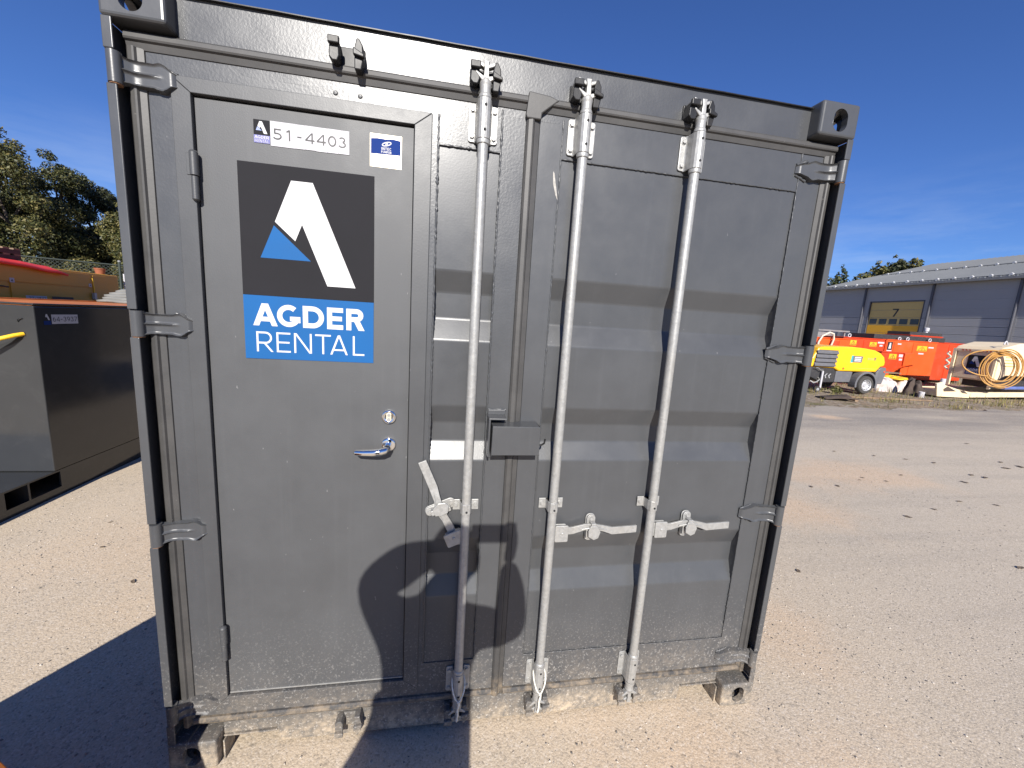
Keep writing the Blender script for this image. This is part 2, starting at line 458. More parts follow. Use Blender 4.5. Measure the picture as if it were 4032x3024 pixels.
# --- posts: outer flange strip broken by the hinge lugs
HZ_L = [(2.310, 2.392), (1.607, 1.687), (0.905, 0.986), (0.200, 0.280)]
HZ_R = [(2.322, 2.400), (1.617, 1.699), (0.912, 1.000), (0.200, 0.279)]
for sx, HZ in ((-1, HZ_L), (1, HZ_R)):
    segs = []
    zz = [0.118] + [v for h in sorted(HZ) for v in h] + [2.473]
    for k in range(0, len(zz), 2):
        z0, z1 = zz[k] + (0.0025 if k else 0), zz[k + 1] - (0.0025 if k + 2 < len(zz) else 0)
        xa, xb = sorted((1.191 * sx, 1.2165 * sx))
        segs.append((xa, xb, z0, z1))
    b = MB(); xa, xb = sorted((1.2125 * sx, 1.2163 * sx)); b.box(xa, xb, 0.0095, 0.170, 0.119, 2.472)
    o = b.build('corner_post', M['paint'], CONT)
    for xa, xb, z0, z1 in segs:
        b = MB(); b.box(xa, xb, 0.003, 0.0092, z0, z1); b.build('post_flange', M['paint'], o, bevel=0.0025, seg=3)
    b = MB()                                            # inner return of the post behind the door edge
    xa, xb = sorted((1.085 * sx, 1.19 * sx)); b.box(xa, xb, 0.098, 0.165, 0.118, 2.473)
    b.build('post_return', M['paint'], o, bevel=0.003)

# --- header and its drip lip
b = MB()
b.grid(90, 12, lambda u, v: (-1.057 + 2.114 * u, 0.050 + 0.0010 * mnoise.noise((u * 9, v * 1.2, 3.1)) + 0.0006 * mnoise.noise((u * 30, v * 4, 9)), 2.395 + 0.179 * v))
hd = b.build('door_header', M['paint_rough'], CONT, smooth=True)
b = MB(); b.box(-1.057, 1.057, 0.053, 0.16, 2.395, 2.572); b.build('header_core', M['paint'], hd)
b = MB()
for k in range(40):
    x0 = -1.056 + 2.112 * k / 40; x1 = -1.056 + 2.112 * (k + 1) / 40
    d0 = 0.0012 * mnoise.noise((k * 0.5, 0, 7)); d1 = 0.0012 * mnoise.noise(((k + 1) * 0.5, 0, 7))
    f = lambda x, d: [(x, 0.039, 2.5745 + d), (x, 0.039, 2.5775 + d), (x, 0.2, 2.581 + d), (x, 0.2, 2.5745 + d)]
    A, B2 = f(x0, d0), f(x1, d1)
    for i in range(3): b.face([A[i], B2[i], B2[i + 1], A[i + 1]])
    b.face([A[3], B2[3], B2[0], A[0]])
b.build('roof_lip', M['black'], CONT)
# --- roof, sides, rear, floor rails
b = MB()
n = 56
for k in range(n):
    y0 = 0.2 + (CLEN - 0.4) * k / n; y1 = 0.2 + (CLEN - 0.4) * (k + 1) / n
    za = 2.552 + (0.0 if k % 2 else 0.018); zb = 2.552 + (0.018 if k % 2 else 0.0)
    b.face([(-1.15, y0, za), (1.15, y0, za), (1.15, y1, zb), (-1.15, y1, zb)])
b.build('roof_panel', M['paint'], CONT)
for sx in (-1, 1):
    b = MB(); pts = []
    y = 0.175
    while y < CLEN - 0.2:
        pts += [(y, 1.205), (y + 0.07, 1.205), (y + 0.138, 1.169), (y + 0.208, 1.169)]; y += 0.276
    pts.append((CLEN - 0.17, 1.205))
    for (ya, xa), (yb, xb) in zip(pts[:-1], pts[1:]):
        b.face([(xa * sx, ya, 0.15), (xb * sx, yb, 0.15), (xb * sx, yb, 2.51), (xa * sx, ya, 2.51)])
    b.build('side_wall', M['paint'], CONT)
    for z0, z1, nm in ((2.50, 2.572, 'top_rail'), (0.03, 0.165, 'bottom_rail')):
        b = MB(); xa, xb = sorted((1.150 * sx, 1.214 * sx)); b.box(xa, xb, 0.178, CLEN - 0.178, z0, z1)
        b.build(nm, M['paint_sill'], CONT, bevel=0.004)
b = MB(); b.box(-1.16, 1.16, CLEN - 0.06, CLEN - 0.02, 0.1, 2.55); b.build('end_wall', M['paint'], CONT)
b = MB(); b.box(-1.15, 1.15, 0.2, CLEN - 0.2, 0.10, 0.16); b.build('floor_deck', M['void'], CONT)

# --- sill with fork-lift cut-outs at both ends
b = MB()
pl = [(-1.056, 0.0895), (-0.868, 0.0945), (-0.855, 0.030), (0.862, 0.016), (0.872, 0.0925), (1.056, 0.0945), (1.056, 0.165), (-1.056, 0.165)]
b.prism(pl, XZ, 0.052, 0.20)
sill = b.build('door_sill', M['paint_sill'], CONT, bevel=0.003)
b = MB(); b.box(-1.056, -0.866, 0.046, 0.075, 0.083, 0.0895); b.build('sill_flange', M['paint_sill'], sill, bevel=0.0015)
b = MB(); b.box(0.872, 1.056, 0.046, 0.075, 0.086, 0.092); b.build('sill_flange', M['paint_sill'], sill, bevel=0.0015)
for x in (-1.0495, 1.0435):
    b = MB(); b.prism([(x, 0.0), (x + 0.006, 0.0), (x + 0.006, 0.083), (x, 0.083)], XZ, 0.03, 0.10)
    b.build('sill_gusset', M['paint_sill'], sill, bevel=0.001)

# --- cargo doors
GR = [(1.884, 1.812, 1.719, 1.643), (1.404, 1.333, 1.262, 1.192), (0.872, 0.795, 0.705, 0.622)]   # grooves, top to bottom
YD, YP, YG = 0.050, 0.0545, 0.0868
def corrugated(x0, x1, z0, z1, mat, parent, seed):
    b = MB(); prof = [(z1, YP)]
    for a, c, d, e in GR: prof += [(a, YP), (c, YG), (d, YG), (e, YP)]
    prof.append((z0, YP))
    fil = [prof[0]]                                    # press radii at every fold
    for k in range(1, len(prof) - 1):
        q = Vector(prof[k])
        for o_ in (Vector(prof[k - 1]), Vector(prof[k + 1])):
            d_ = (o_ - q); n_ = d_.normalized()
            fil += [tuple(q + n_ * t_) for t_ in ((0.0055, 0.0035) if o_ == Vector(prof[k - 1]) else (0.0035, 0.0055))]
    prof = fil + [prof[-1]]
    nx = max(6, int((x1 - x0) / 0.04)); rows = []
    for i, (z, y) in enumerate(prof):
        if i:
            zp, yp = prof[i - 1]; k = max(1, int(abs(z - zp) / 0.04))
            rows += [(zp + (z - zp) * t / k, yp + (y - yp) * t / k) for t in range(1, k + 1)]
        else: rows.append((z, y))
    b.add([(x0 + (x1 - x0) * i / nx, y + 0.0013 * mnoise.noise((x0 * 3 + (x1 - x0) * i / nx * 2.2, z * 2.0, seed)), z) for z, y in rows for i in range(nx + 1)],
          [(j * (nx + 1) + i, (j + 1) * (nx + 1) + i, (j + 1) * (nx + 1) + i + 1, j * (nx + 1) + i + 1) for j in range(len(rows) - 1) for i in range(nx)])
    return b.build('corrugated_panel', mat, parent, smooth=True, angle=60, recalc=False)
def weld(name_pts, parent, r=0.0034, seed=0):
    rd = random.Random(seed)
    for pts in name_pts:
        b = MB(); path = []; rs = []
        for (p, q) in zip(pts[:-1], pts[1:]):
            p = Vector(p); q = Vector(q); n = max(2, int((q - p).length / 0.0065))
            for k in range(n):
                path.append(p.lerp(q, k / n) + Vector((rd.uniform(-1, 1), rd.uniform(-0.5, 0.5), rd.uniform(-1, 1))) * 0.0007)
                rs.append(r * rd.uniform(0.62, 1.3) * (1.5 if rd.random() < 0.05 else 1))
        path.append(Vector(pts[-1])); rs.append(r)
        b.tube(path, rs, 6)
        b.build('weld_bead', M['paint'], parent, smooth=True, angle=80)

# left door: opening for the personnel door and a narrow corrugated strip
dl = MB(); plate(dl, -1.142, -0.026, 0.180, 2.420, [(-1.079, -0.337, 0.219, 2.366), (-0.312, -0.107, 0.327, 2.281)], YD, 0.090)
DL = dl.build('cargo_door', M['paint_rough'], CONT)
corrugated(-0.314, -0.105, 0.325, 2.283, M['paint'], DL, 5.0)
weld([[(-0.314, 0.0495, 0.33), (-0.313, 0.0495, 2.372)], [(-0.312, 0.050, 2.281), (-0.107, 0.050, 2.281)], [(-0.1065, 0.0495, 2.413), (-0.1065, 0.0495, 0.33)]], DL, seed=3)
dr = MB(); plate(dr, 0.023, 1.145, 0.180, 2.420, [(0.104, 1.049, 0.328, 2.286)], YD, 0.092)
DR = dr.build('cargo_door', M['paint'], CONT)
DR['label'] = 'right door leaf with three wide pressed grooves'
DL['label'] = 'left door leaf that carries the personnel door'
corrugated(0.102, 1.051, 0.326, 2.288, M['paint'], DR, 11.0)
weld([[(0.1035, 0.0495, 2.410), (0.1035, 0.0495, 0.33)], [(0.104, 0.0505, 2.286), (1.049, 0.0505, 2.286)], [(1.0495, 0.0495, 2.42), (1.0495, 0.0495, 0.40)], [(0.104, 0.0505, 0.328), (1.049, 0.0505, 0.328)]], DR, r=0.0026, seed=8)
# paint scratch on the right door
b = MB(); b.add([(0.0795, 0.0490, 2.2445), (0.0845, 0.0490, 2.2385), (0.1000, 0.0490, 2.166), (0.1025, 0.0490, 2.150), (0.0935, 0.0490, 2.168), (0.082, 0.0490, 2.205)], [(0, 1, 2, 3, 4, 5)])
b.build('paint_scratch', simple('scraped_paint', (0.36, 0.34, 0.31), 0.7, var=0.25, scale=90), DR)
# rivet heads over the personnel door
for x, z in ((-0.630, 2.387), (-0.557, 2.388)):
    b = MB(); b.lathe([(0.0005, -0.004), (0.005, -0.0035), (0.0075, 0.0), (0.0075, 0.002)], (x, YD, z), 'Y', 12)
    b.build('rivet', M['paint_frame'], DL, smooth=True)

# --- rubber gaskets: lipped profile swept along each door edge
def gasket(pts_fn, L0, L1, parent, seed=0, w0=0.0, w1=1.0):
    """profile across (t 0..1) -> y, along s L0..L1"""
    prof = [(0.0, 0.052), (0.03, 0.042), (0.16, 0.036), (0.42, 0.0335), (0.52, 0.0355), (0.60, 0.042), (0.95, 0.0465), (1.0, 0.054)]
    b = MB(); n = 60; vs = []
    for k in range(n + 1):
        s = L0 + (L1 - L0) * k / n
        for t, y in prof:
            vs.append(pts_fn(s, t, y + 0.0009 * mnoise.noise((s * 5, t, seed))))
    m = len(prof)
    b.add(vs, [(k * m + i, k * m + i + 1, (k + 1) * m + i + 1, (k + 1) * m + i) for k in range(n) for i in range(m - 1)])
    return b.build('door_gasket', M['rubber'], parent, smooth=True, angle=25, recalc=False)
gasket(lambda s, t, y: (s, y, 2.4655 - 0.047 * t), -1.186, -0.020, DL, 1)
gasket(lambda s, t, y: (s, y, 2.4655 - 0.047 * t), 0.016, 1.187, DR, 2)
gasket(lambda s, t, y: (-0.027 + 0.050 * t, y, s), 0.152, 2.440, DL, 3)
gasket(lambda s, t, y: (-1.186 + 0.044 * t, y, s), 0.150, 2.424, DL, 4)
gasket(lambda s, t, y: (1.188 - 0.044 * t, y, s), 0.150, 2.424, DR, 5)
gasket(lambda s, t, y: (s, y, 0.1815 - 0.034 * t), -1.150, -0.027, DL, 6)
gasket(lambda s, t, y: (s, y, 0.1800 - 0.034 * t), 0.022, 1.150, DR, 7)
b = MB()                                               # moulded cap where the three strips meet
b.prism([(-0.027, 2.392), (-0.031, 2.402), (-0.024, 2.474), (0.050, 2.468), (0.080, 2.458), (0.024, 2.412), (0.022, 2.392)], XZ, 0.0315, 0.048)
b.build('gasket_cap', M['rubber'], DL, bevel=0.004, seg=3)

# --- raised frame of the personnel door, mitred
FO, FI = (-1.082, -0.334, 0.216, 2.369), (-1.031, -0.389, 0.261, 2.328)
def mitre(name, q):
    b = MB(); b.prism(q, XZ, 0.0435, 0.075); return b.build(name, M['paint_frame'], CONT, bevel=0.0016)
g_ = 0.0006
mitre('frame_stile', [(FO[0], FO[2] + g_), (FO[0], FO[3] - g_), (FI[0], FI[3] - g_), (FI[0], FI[2] + g_)])
mitre('frame_stile', [(FO[1], FO[2] + g_), (FI[1], FI[2] + g_), (FI[1], FI[3] - g_), (FO[1], FO[3] - g_)])
mitre('frame_rail', [(FO[0] + g_, FO[3]), (FO[1] - g_, FO[3]), (FI[1] - g_, FI[3]), (FI[0] + g_, FI[3])])
mitre('frame_rail', [(FO[0] + g_, FO[2]), (FI[0] + g_, FI[2]), (FI[1] - g_, FI[2]), (FO[1] - g_, FO[2])])
b = MB(); b.box(-1.07, -0.35, 0.088, 0.093, 0.23, 2.355); b.build('door_backing', M['void'], CONT)
# leaf
YL = 0.0575
b = MB()
b.grid(30, 90, lambda u, v: (-1.0275 + 0.635 * u, YL + 0.0012 * mnoise.noise((u * 2.2, v * 6, 21.0)), 0.2655 + 2.0555 * v))
PD = b.build('personnel_door', M['paint_leaf'], CONT, smooth=True)
b = MB(); b.box(-1.0275, -0.3925, YL + 0.0016, 0.086, 0.2655, 2.321); b.build('leaf_core', M['paint_leaf'], PD)
b = MB(); b.box(-1.0305, -0.3893, 0.0665, 0.082, 0.2615, 2.3275); b.build('seal_strip', M['void'], PD)
b = MB(); b.box(-1.027, -0.393, YL - 0.0035, YL - 0.0005, 0.2660, 0.2705); b.build('drip_edge', M['galv'], PD)
# barrel hinges
for z0 in (2.030, 0.424):
    b = MB()
    b.cyl((-1.030, 0.040, z0), (-1.030, 0.040, z0 + 0.066), 0.0095, n=20)
    b.cyl((-1.030, 0.040, z0 + 0.0685), (-1.030, 0.040, z0 + 0.134), 0.0115, n=20)
    b.lathe([(0.0095, 0), (0.006, -0.004), (0.0005, -0.0055)], (-1.030, 0.040, z0), 'Z', 20)
    b.lathe([(0.0115, 0.134), (0.008, 0.139), (0.0005, 0.141)], (-1.030, 0.040, z0), 'Z', 20)
    b.box(-1.052, -1.032, 0.0415, 0.0445, z0 + 0.070, z0 + 0.132)
    b.build('barrel_hinge', M['paint_frame'], PD, bevel=0.001, smooth=True, angle=50)
# lever handle, rosettes
b = MB()
b.lathe([(0.0005, -0.011), (0.020, -0.011), (0.0245, -0.009), (0.026, -0.003), (0.026, 0.001)], (-0.4585, YL, 1.254), 'Y', 32)
b.lathe([(0.011, -0.05), (0.011, -0.010)], (-0.4585, YL, 1.254), 'Y', 24)
lv = [(-0.4585, YL - 0.030, 1.254), (-0.4590, YL - 0.045, 1.252), (-0.466, YL - 0.056, 1.247), (-0.482, YL - 0.060, 1.243), (-0.505, YL - 0.060, 1.241), (-0.535, YL - 0.058, 1.240), (-0.562, YL - 0.055, 1.240), (-0.571, YL - 0.0545, 1.240)]
b.tube(lv, [0.0105, 0.0115, 0.0125, 0.013, 0.0122, 0.0112, 0.0104, 0.004], 14)
h = b.build('lever_handle', M['chrome'], PD, smooth=True, angle=60)
b = MB()
b.lathe([(0.0135, -0.0065), (0.019, -0.011), (0.0245, -0.009), (0.026, -0.003), (0.026, 0.001)], (-0.4590, YL, 1.357), 'Y', 32)
b.build('lock_rosette', M['chrome'], PD, smooth=True, angle=60)
b = MB(); b.prism(oval(-0.4590, 1.3565, 0.0185, 0.034, 20), XZ, YL - 0.0085, YL); 
b.build('lock_cylinder', M['foil'], PD, bevel=0.001)
b = MB(); b.lathe([(0.0005, -0.0098), (0.0055, -0.0098), (0.0055, -0.0085)], (-0.4590, YL, 1.3645), 'Y', 14); b.lathe([(0.0005, -0.0098), (0.006, -0.0098), (0.006, -0.0085)], (-0.4590, YL, 1.348), 'Y', 14)
b.build('key_plug', M['galv'], PD)

# ------------------------------------------------------------------ lettering from strokes
def ribbon(pts, t):
    """quads of width t along a centre line"""
    pts = [q for k, q in enumerate(pts) if k == 0 or (abs(q[0] - pts[k - 1][0]) + abs(q[1] - pts[k - 1][1])) > 1e-5]
    out = []; n = len(pts); Ls = []; Rs = []
    for i in range(n):
        p = Vector(pts[i]); a = Vector(pts[max(i - 1, 0)]); c = Vector(pts[min(i + 1, n - 1)])
        if 0 < i < n - 1:
            d1 = (p - a).normalized(); d2 = (c - p).normalized()
            n1 = Vector((-d1.y, d1.x)); n2 = Vector((-d2.y, d2.x)); m = (n1 + n2).normalized()
            k = 1 / max(0.35, m.dot(n1)); off = m * (t / 2 * k)
        else:
            d = (c - a).normalized(); off = Vector((-d.y, d.x)) * (t / 2)
        Ls.append(p + off); Rs.append(p - off)
    for i in range(n - 1): out.append([Rs[i], Rs[i + 1], Ls[i + 1], Ls[i]])
    return out
def arc(cx, cy, rx, ry, a0, a1, n=14):
    return [(cx + rx * math.cos(R(a0 + (a1 - a0) * k / n)), cy + ry * math.sin(R(a0 + (a1 - a0) * k / n))) for k in range(n + 1)]
def glyph(ch, w, t):
    """polygons for a character of cap height 1, width w, stroke t"""
    h = t / 2; P = []
    q = lambda *p: P.append([Vector(v) for v in p])
    rect = lambda x0, y0, x1, y1: q((x0, y0), (x1, y0), (x1, y1), (x0, y1))
    if ch == 'A':
        s = t * 1.1
        q((0, 0), (s, 0), (w / 2 + s * 0.45, 1), (w / 2 - s * 0.55, 1)); q((w - s, 0), (w, 0), (w / 2 + s * 0.55, 1), (w / 2 - s * 0.45, 1))
        rect(w * 0.5 - (w * 0.5 - s * 0.4) * 0.70, 0.20, w * 0.5 + (w * 0.5 - s * 0.4) * 0.70, 0.20 + t * 0.92)
    elif ch in 'EL':
        rect(0, 0, t, 1); rect(t, 0, w, t * 0.95)
        if ch == 'E': rect(t, 1 - t * 0.95, w, 1); rect(t, 0.5 - t * 0.47, w * 0.93, 0.5 + t * 0.47)
    elif ch == 'T': rect(w / 2 - h, 0, w / 2 + h, 1 - t * 0.95); rect(0, 1 - t * 0.95, w, 1)
    elif ch == 'N':
        s = t * 1.15
        rect(0, 0, t, 1); rect(w - t, 0, w, 1); q((t * 0.2, 1), (t * 0.2 + s, 1), (w - t * 0.2, 0), (w - t * 0.2 - s, 0))
    elif ch == 'D':
        rect(0, 0, t, 1); r = 0.5 - h
        c = w - 0.5
        P.extend(ribbon([(t, h), (max(c, t + .01), h)] + arc(max(c, t + .01), 0.5, w - h - max(c, t + .01), r, -90, 90, 20) + [(t, 1 - h)], t))
    elif ch == 'R':
        rect(0, 0, t, 1); cy = 0.70; r = 0.30 - h
        P.extend(ribbon([(t, 1 - h)] + arc(w * 0.93 - 0.30, cy, 0.30 - h, r, 90, -90, 16) + [(t, cy - r)], t))
        s = t * 1.2; q((w * 0.42, 0.42), (w * 0.42 + s, 0.42), (w, 0), (w - s, 0))
    elif ch == 'G':
        P.extend(ribbon(arc(w / 2, 0.5, w / 2 - h, 0.5 - h, 48, 325, 34), t)); rect(w * 0.55, 0.5 - t, w, 0.5 - t * 0.1); rect(w - t, 0.2, w, 0.5 - t)
    elif ch == '0': P.extend(ribbon(arc(w / 2, 0.5, w / 2 - h, 0.5 - h, 0, 360, 32), t))
    elif ch == '1': rect(w * 0.5, 0, w * 0.5 + t, 1); q((w * 0.5, 1), (w * 0.5, 1 - t * 1.3), (w * 0.12, 0.74), (w * 0.12, 0.74 + t))
    elif ch == '-': rect(0, 0.40, w, 0.40 + t)
    elif ch == '4':
        rect(w * 0.66, 0, w * 0.66 + t, 1); rect(0, 0.23, w * 0.66, 0.23 + t); rect(w * 0.66 + t, 0.23, w, 0.23 + t)
        q((0, 0.23 + t), (t * 1.25, 0.23 + t), (w * 0.66, 0.86), (w * 0.66, 1))
    elif ch == '5':
        rect(w * 0.12, 1 - t, w * 0.92, 1); rect(w * 0.12, 0.52, w * 0.12 + t, 1 - t)
        P.extend(ribbon([(w * 0.12 + h, 0.55)] + arc(w * 0.46, 0.32, w * 0.54 - h, 0.32 - h, 105, -150, 22), t))
    elif ch == '3':
        P.extend(ribbon(arc(w * 0.47, 0.74, w * 0.44 - h, 0.26 - h, 155, -80, 16), t)); P.extend(ribbon(arc(w * 0.47, 0.29, w * 0.53 - h, 0.29 - h, 80, -155, 18), t))
    elif ch in '69':
        ps = ribbon(arc(w / 2, 0.31, w / 2 - h, 0.31 - h, 0, 360, 26), t) + ribbon([(h, 0.33), (h + 0.02, 0.55), (w * 0.32, 0.8), (w * 0.60, 1 - h)], t)
        if ch == '9': ps = [[Vector((w - v[0], 1 - v[1])) for v in p_] for p_ in ps]
        P.extend(ps)
    elif ch == '7': rect(0, 1 - t, w, 1); q((w * 0.18, 0), (w * 0.18 + t * 1.1, 0), (w, 1 - t), (w - t * 1.15, 1 - t))
    elif ch == '8':
        P.extend(ribbon(arc(w / 2, 0.75, w * 0.44 - h, 0.25 - h, 0, 360, 20), t)); P.extend(ribbon(arc(w / 2, 0.28, w / 2 - h, 0.28 - h, 0, 360, 22), t))
    elif ch == 'I': rect(w / 2 - h, 0, w / 2 + h, 1)
    elif ch == 'C': P.extend(ribbon(arc(w / 2, 0.5, w / 2 - h, 0.5 - h, 45, 315, 26), t))
    elif ch == 'P':
        rect(0, 0, t, 1); P.extend(ribbon([(t, 1 - h)] + arc(w * 0.95 - 0.28, 0.72, 0.28 - h, 0.28 - h, 90, -90, 14) + [(t, 0.44 + h)], t))
    elif ch == 'M': rect(0, 0, t, 1); rect(w - t, 0, w, 1); q((0, 1), (t, 1), (w / 2 + h, 0.25), (w / 2 - h, 0.25)); q((w - t, 1), (w, 1), (w / 2 + h, 0.25), (w / 2 - h, 0.25))
    elif ch == 'U': P.extend(ribbon([(h, 1), (h, 0.35)] + arc(w / 2, 0.35, w / 2 - h, 0.35 - h, 180, 360, 14) + [(w - h, 1)], t))
    elif ch == 'V': q((0, 1), (t, 1), (w / 2 + h, 0), (w / 2 - h, 0)); q((w - t, 1), (w, 1), (w / 2 + h, 0), (w / 2 - h, 0))
    elif ch == 'O': P.extend(ribbon(arc(w / 2, 0.5, w / 2 - h, 0.5 - h, 0, 360, 30), t))
    elif ch == 'S': P.extend(ribbon(arc(w / 2, 0.74, w / 2 - h, 0.26 - h, 30, 270, 16) + arc(w / 2, 0.27, w / 2 - h, 0.27 - h, 90, -150, 16)[1:], t))
    return P
def write(name, mat, parent, text, spans, z0, hgt, t, place, step=0.00006):
    """one object per character; spans: (left, right) of each; place(x, z, depth) -> xyz"""
    for ch, sp in zip(text, spans):
        if ch == ' ': continue
        b = MB(); w = (sp[1] - sp[0]) / hgt
        for k, poly in enumerate(glyph(ch, w, t)):
            b.face([place(sp[0] + v[0] * hgt, z0 + v[1] * hgt, (k % 5) * step) for v in poly])
        b.build(name, mat, parent, recalc=False)
def even(x0, x1, text, widths, gap):
    tot = sum(widths[c] for c in text) + gap * (len(text) - 1); k = (x1 - x0) / tot; out = []; x = x0
    for c in text: out.append((x, x + widths[c] * k)); x += (widths[c] + gap) * k
    return out
DG = {**{c: 0.62 for c in '0345678'}, '9': 0.62, '6': 0.62, '1': 0.42, '-': 0.40, 'A': 0.72, 'G': 0.74, 'D': 0.7, 'E': 0.55, 'R': 0.62, 'N': 0.7, 'T': 0.62, 'L': 0.5}

EMB = [[(-0.766, 2.119), (-0.702, 2.119), (-0.573, 1.8005), (-0.662, 1.8005), (-0.7365, 1.989), (-0.758, 1.936), (-0.817, 1.9905)], [(-0.8205, 1.979), (-0.712, 1.8765), (-0.863, 1.8765)]]
def emblem_polys():
    a = EMB[0]
    return [[a[0], a[1], a[4]], [a[1], a[2], a[3], a[4]], [a[0], a[4], a[5], a[6]]], [EMB[1]]
def flat(name, polys, mat, parent, y, tr=lambda x, z: (x, z), thick=0.0006):
    b = MB()
    for p_ in polys: b.face([(tr(*q)[0], y, tr(*q)[1]) for q in p_])
    return b.build(name, mat, parent, recalc=False)
ys = YL - 0.0022
b = MB(); b.box(-0.9195, -0.5140, ys, ys + 0.001, 1.7572, 2.1608); b.build('company_sign', M['charcoal'], PD)
b = MB(); b.box(-0.9195, -0.5140, ys, ys + 0.001, 1.5492, 1.7566); b.build('sign_band', M['blue'], PD)
w_, bl_ = emblem_polys()
flat('emblem_white', w_, M['white'], PD, ys - 0.0003); flat('emblem_blue', bl_, M['blue'], PD, ys - 0.0003)
front = lambda y: (lambda x, z, d: (x, y - d, z))
write('letter', M['white'], PD, 'AGDER', [(-0.893, -0.8185), (-0.820, -0.748), (-0.7405, -0.674), (-0.6645, -0.613), (-0.603, -0.5435)], 1.6590, 0.0725, 0.225, front(ys - 0.0003))
write('letter', M['white'], PD, 'RENTAL', [(-0.8850, -0.834), (-0.824, -0.7805), (-0.7695, -0.714), (-0.703, -0.653), (-0.6555, -0.5985), (-0.582, -0.544)], 1.5730, 0.0665, 0.092, front(ys - 0.0003))
# number plate
yn = YL - 0.0020
xsn = [-0.8218, -0.7505, -0.7235, -0.6900, -0.6570, -0.6245, -0.5912]
for k in range(6):
    b = MB(); b.box(xsn[k] + (0.0004 if k else 0), xsn[k + 1], yn - 0.0001 * (k % 2), yn + 0.001, 2.2145 + 0.0006 * (k % 3), 2.2850 - 0.0004 * (k % 2))
    b.build('number_plate', M['white_tape'], PD)
write('digit', M['ink'], PD, '51-4403', [(-0.8145, -0.7895), (-0.778, -0.761), (-0.745, -0.7325), (-0.7215, -0.6945), (-0.688, -0.661), (-0.655, -0.630), (-0.6235, -0.601)], 2.2335, 0.0315, 0.135, front(yn - 0.0005))
# small company sticker beside it
def small_logo(parent, tr, place, y, mats, box):
    flat('logo_field', [[(-0.9195, 1.757), (-0.514, 1.757), (-0.514, 2.16), (-0.9195, 2.16)]], mats[0], parent, y, tr)
k_ = (0.869 - 0.8235) / 0.4055
trs = lambda x, z: (-0.869 + (x + 0.9195) * k_, 2.2185 + (z - 1.5492) * k_ * 0.96)
flat('logo_field', [[(-0.9195, 1.757), (-0.514, 1.757), (-0.514, 2.16), (-0.9195, 2.16)]], M['charcoal'], PD, yn, trs)
flat('logo_field', [[(-0.9195, 1.5492), (-0.514, 1.5492), (-0.514, 1.7566), (-0.9195, 1.7566)]], simple('faded_blue_vinyl', (0.10, 0.10, 0.30), 0.45), PD, yn, trs)
flat('logo_emblem', w_, M['white'], PD, yn - 0.0004, trs); flat('logo_emblem', bl_, simple('pale_blue_vinyl', (0.22, 0.27, 0.48), 0.45), PD, yn - 0.0004, trs)
pls = lambda x, z, d: (trs(x, z)[0], yn - 0.0005 - d, trs(x, z)[1])
write('letter', M['white_tape'], PD, 'AGDER', [(-0.905, -0.8185), (-0.820, -0.748), (-0.7405, -0.674), (-0.6645, -0.613), (-0.603, -0.530)], 1.6590, 0.080, 0.20, pls)
write('letter', M['white_tape'], PD, 'RENTAL', [(-0.8950, -0.834), (-0.824, -0.7805), (-0.7695, -0.714), (-0.703, -0.653), (-0.6555, -0.5985), (-0.582, -0.534)], 1.5630, 0.075, 0.12, pls)
# foil maker's sticker
yt = YL - 0.0016
b = MB(); b.box(-0.5280, -0.4295, yt, yt + 0.001, 2.1910, 2.2900); b.build('maker_sticker', M['foil'], PD)
flat('sticker_field', [[(-0.5255, 2.2300), (-0.4325, 2.2325), (-0.4325, 2.2765), (-0.455, 2.2790), (-0.478, 2.2765), (-0.505, 2.2775), (-0.5255, 2.2750)]], M['navy'], PD, yt - 0.0004)
flat('sticker_panel', [[(-0.5235, 2.2030), (-0.4400, 2.2030), (-0.4400, 2.2270), (-0.5235, 2.2270)]], M['white_tape'], PD, yt - 0.0004)
b = MB()
elp = lambda rx, rz, n=22: [(-0.4765 + rx * math.cos(2 * math.pi * k / n) + rz * 0.35 * math.sin(2 * math.pi * k / n), 2.2625 + rz * math.sin(2 * math.pi * k / n) + rx * 0.22 * math.cos(2 * math.pi * k / n)) for k in range(n)]
for pl_ in ribbon(elp(0.0135, 0.0055) + elp(0.0135, 0.0055)[:1], 0.0032): b.face([(v[0], yt - 0.0007, v[1]) for v in pl_])
for pl_ in ribbon(elp(0.0035, 0.002) + elp(0.0035, 0.002)[:1], 0.002): b.face([(v[0], yt - 0.0007, v[1]) for v in pl_])
write('letter', M['white'], PD, 'INTEC', even(-0.4935, -0.4615, 'INTEC', {'I': .28, 'N': .75, 'T': .65, 'E': .55, 'C': .7}, 0.14), 2.2435, 0.0085, 0.2, front(yt - 0.0007))
write('letter', M['white'], PD, 'PUMPER', even(-0.4935, -0.4615, 'PUMPER', {'P': .6, 'U': .7, 'M': .85, 'E': .55, 'R': .62}, 0.14), 2.2345, 0.0070, 0.2, front(yt - 0.0007))
b.build('sticker_print', M['white'], PD, recalc=False)

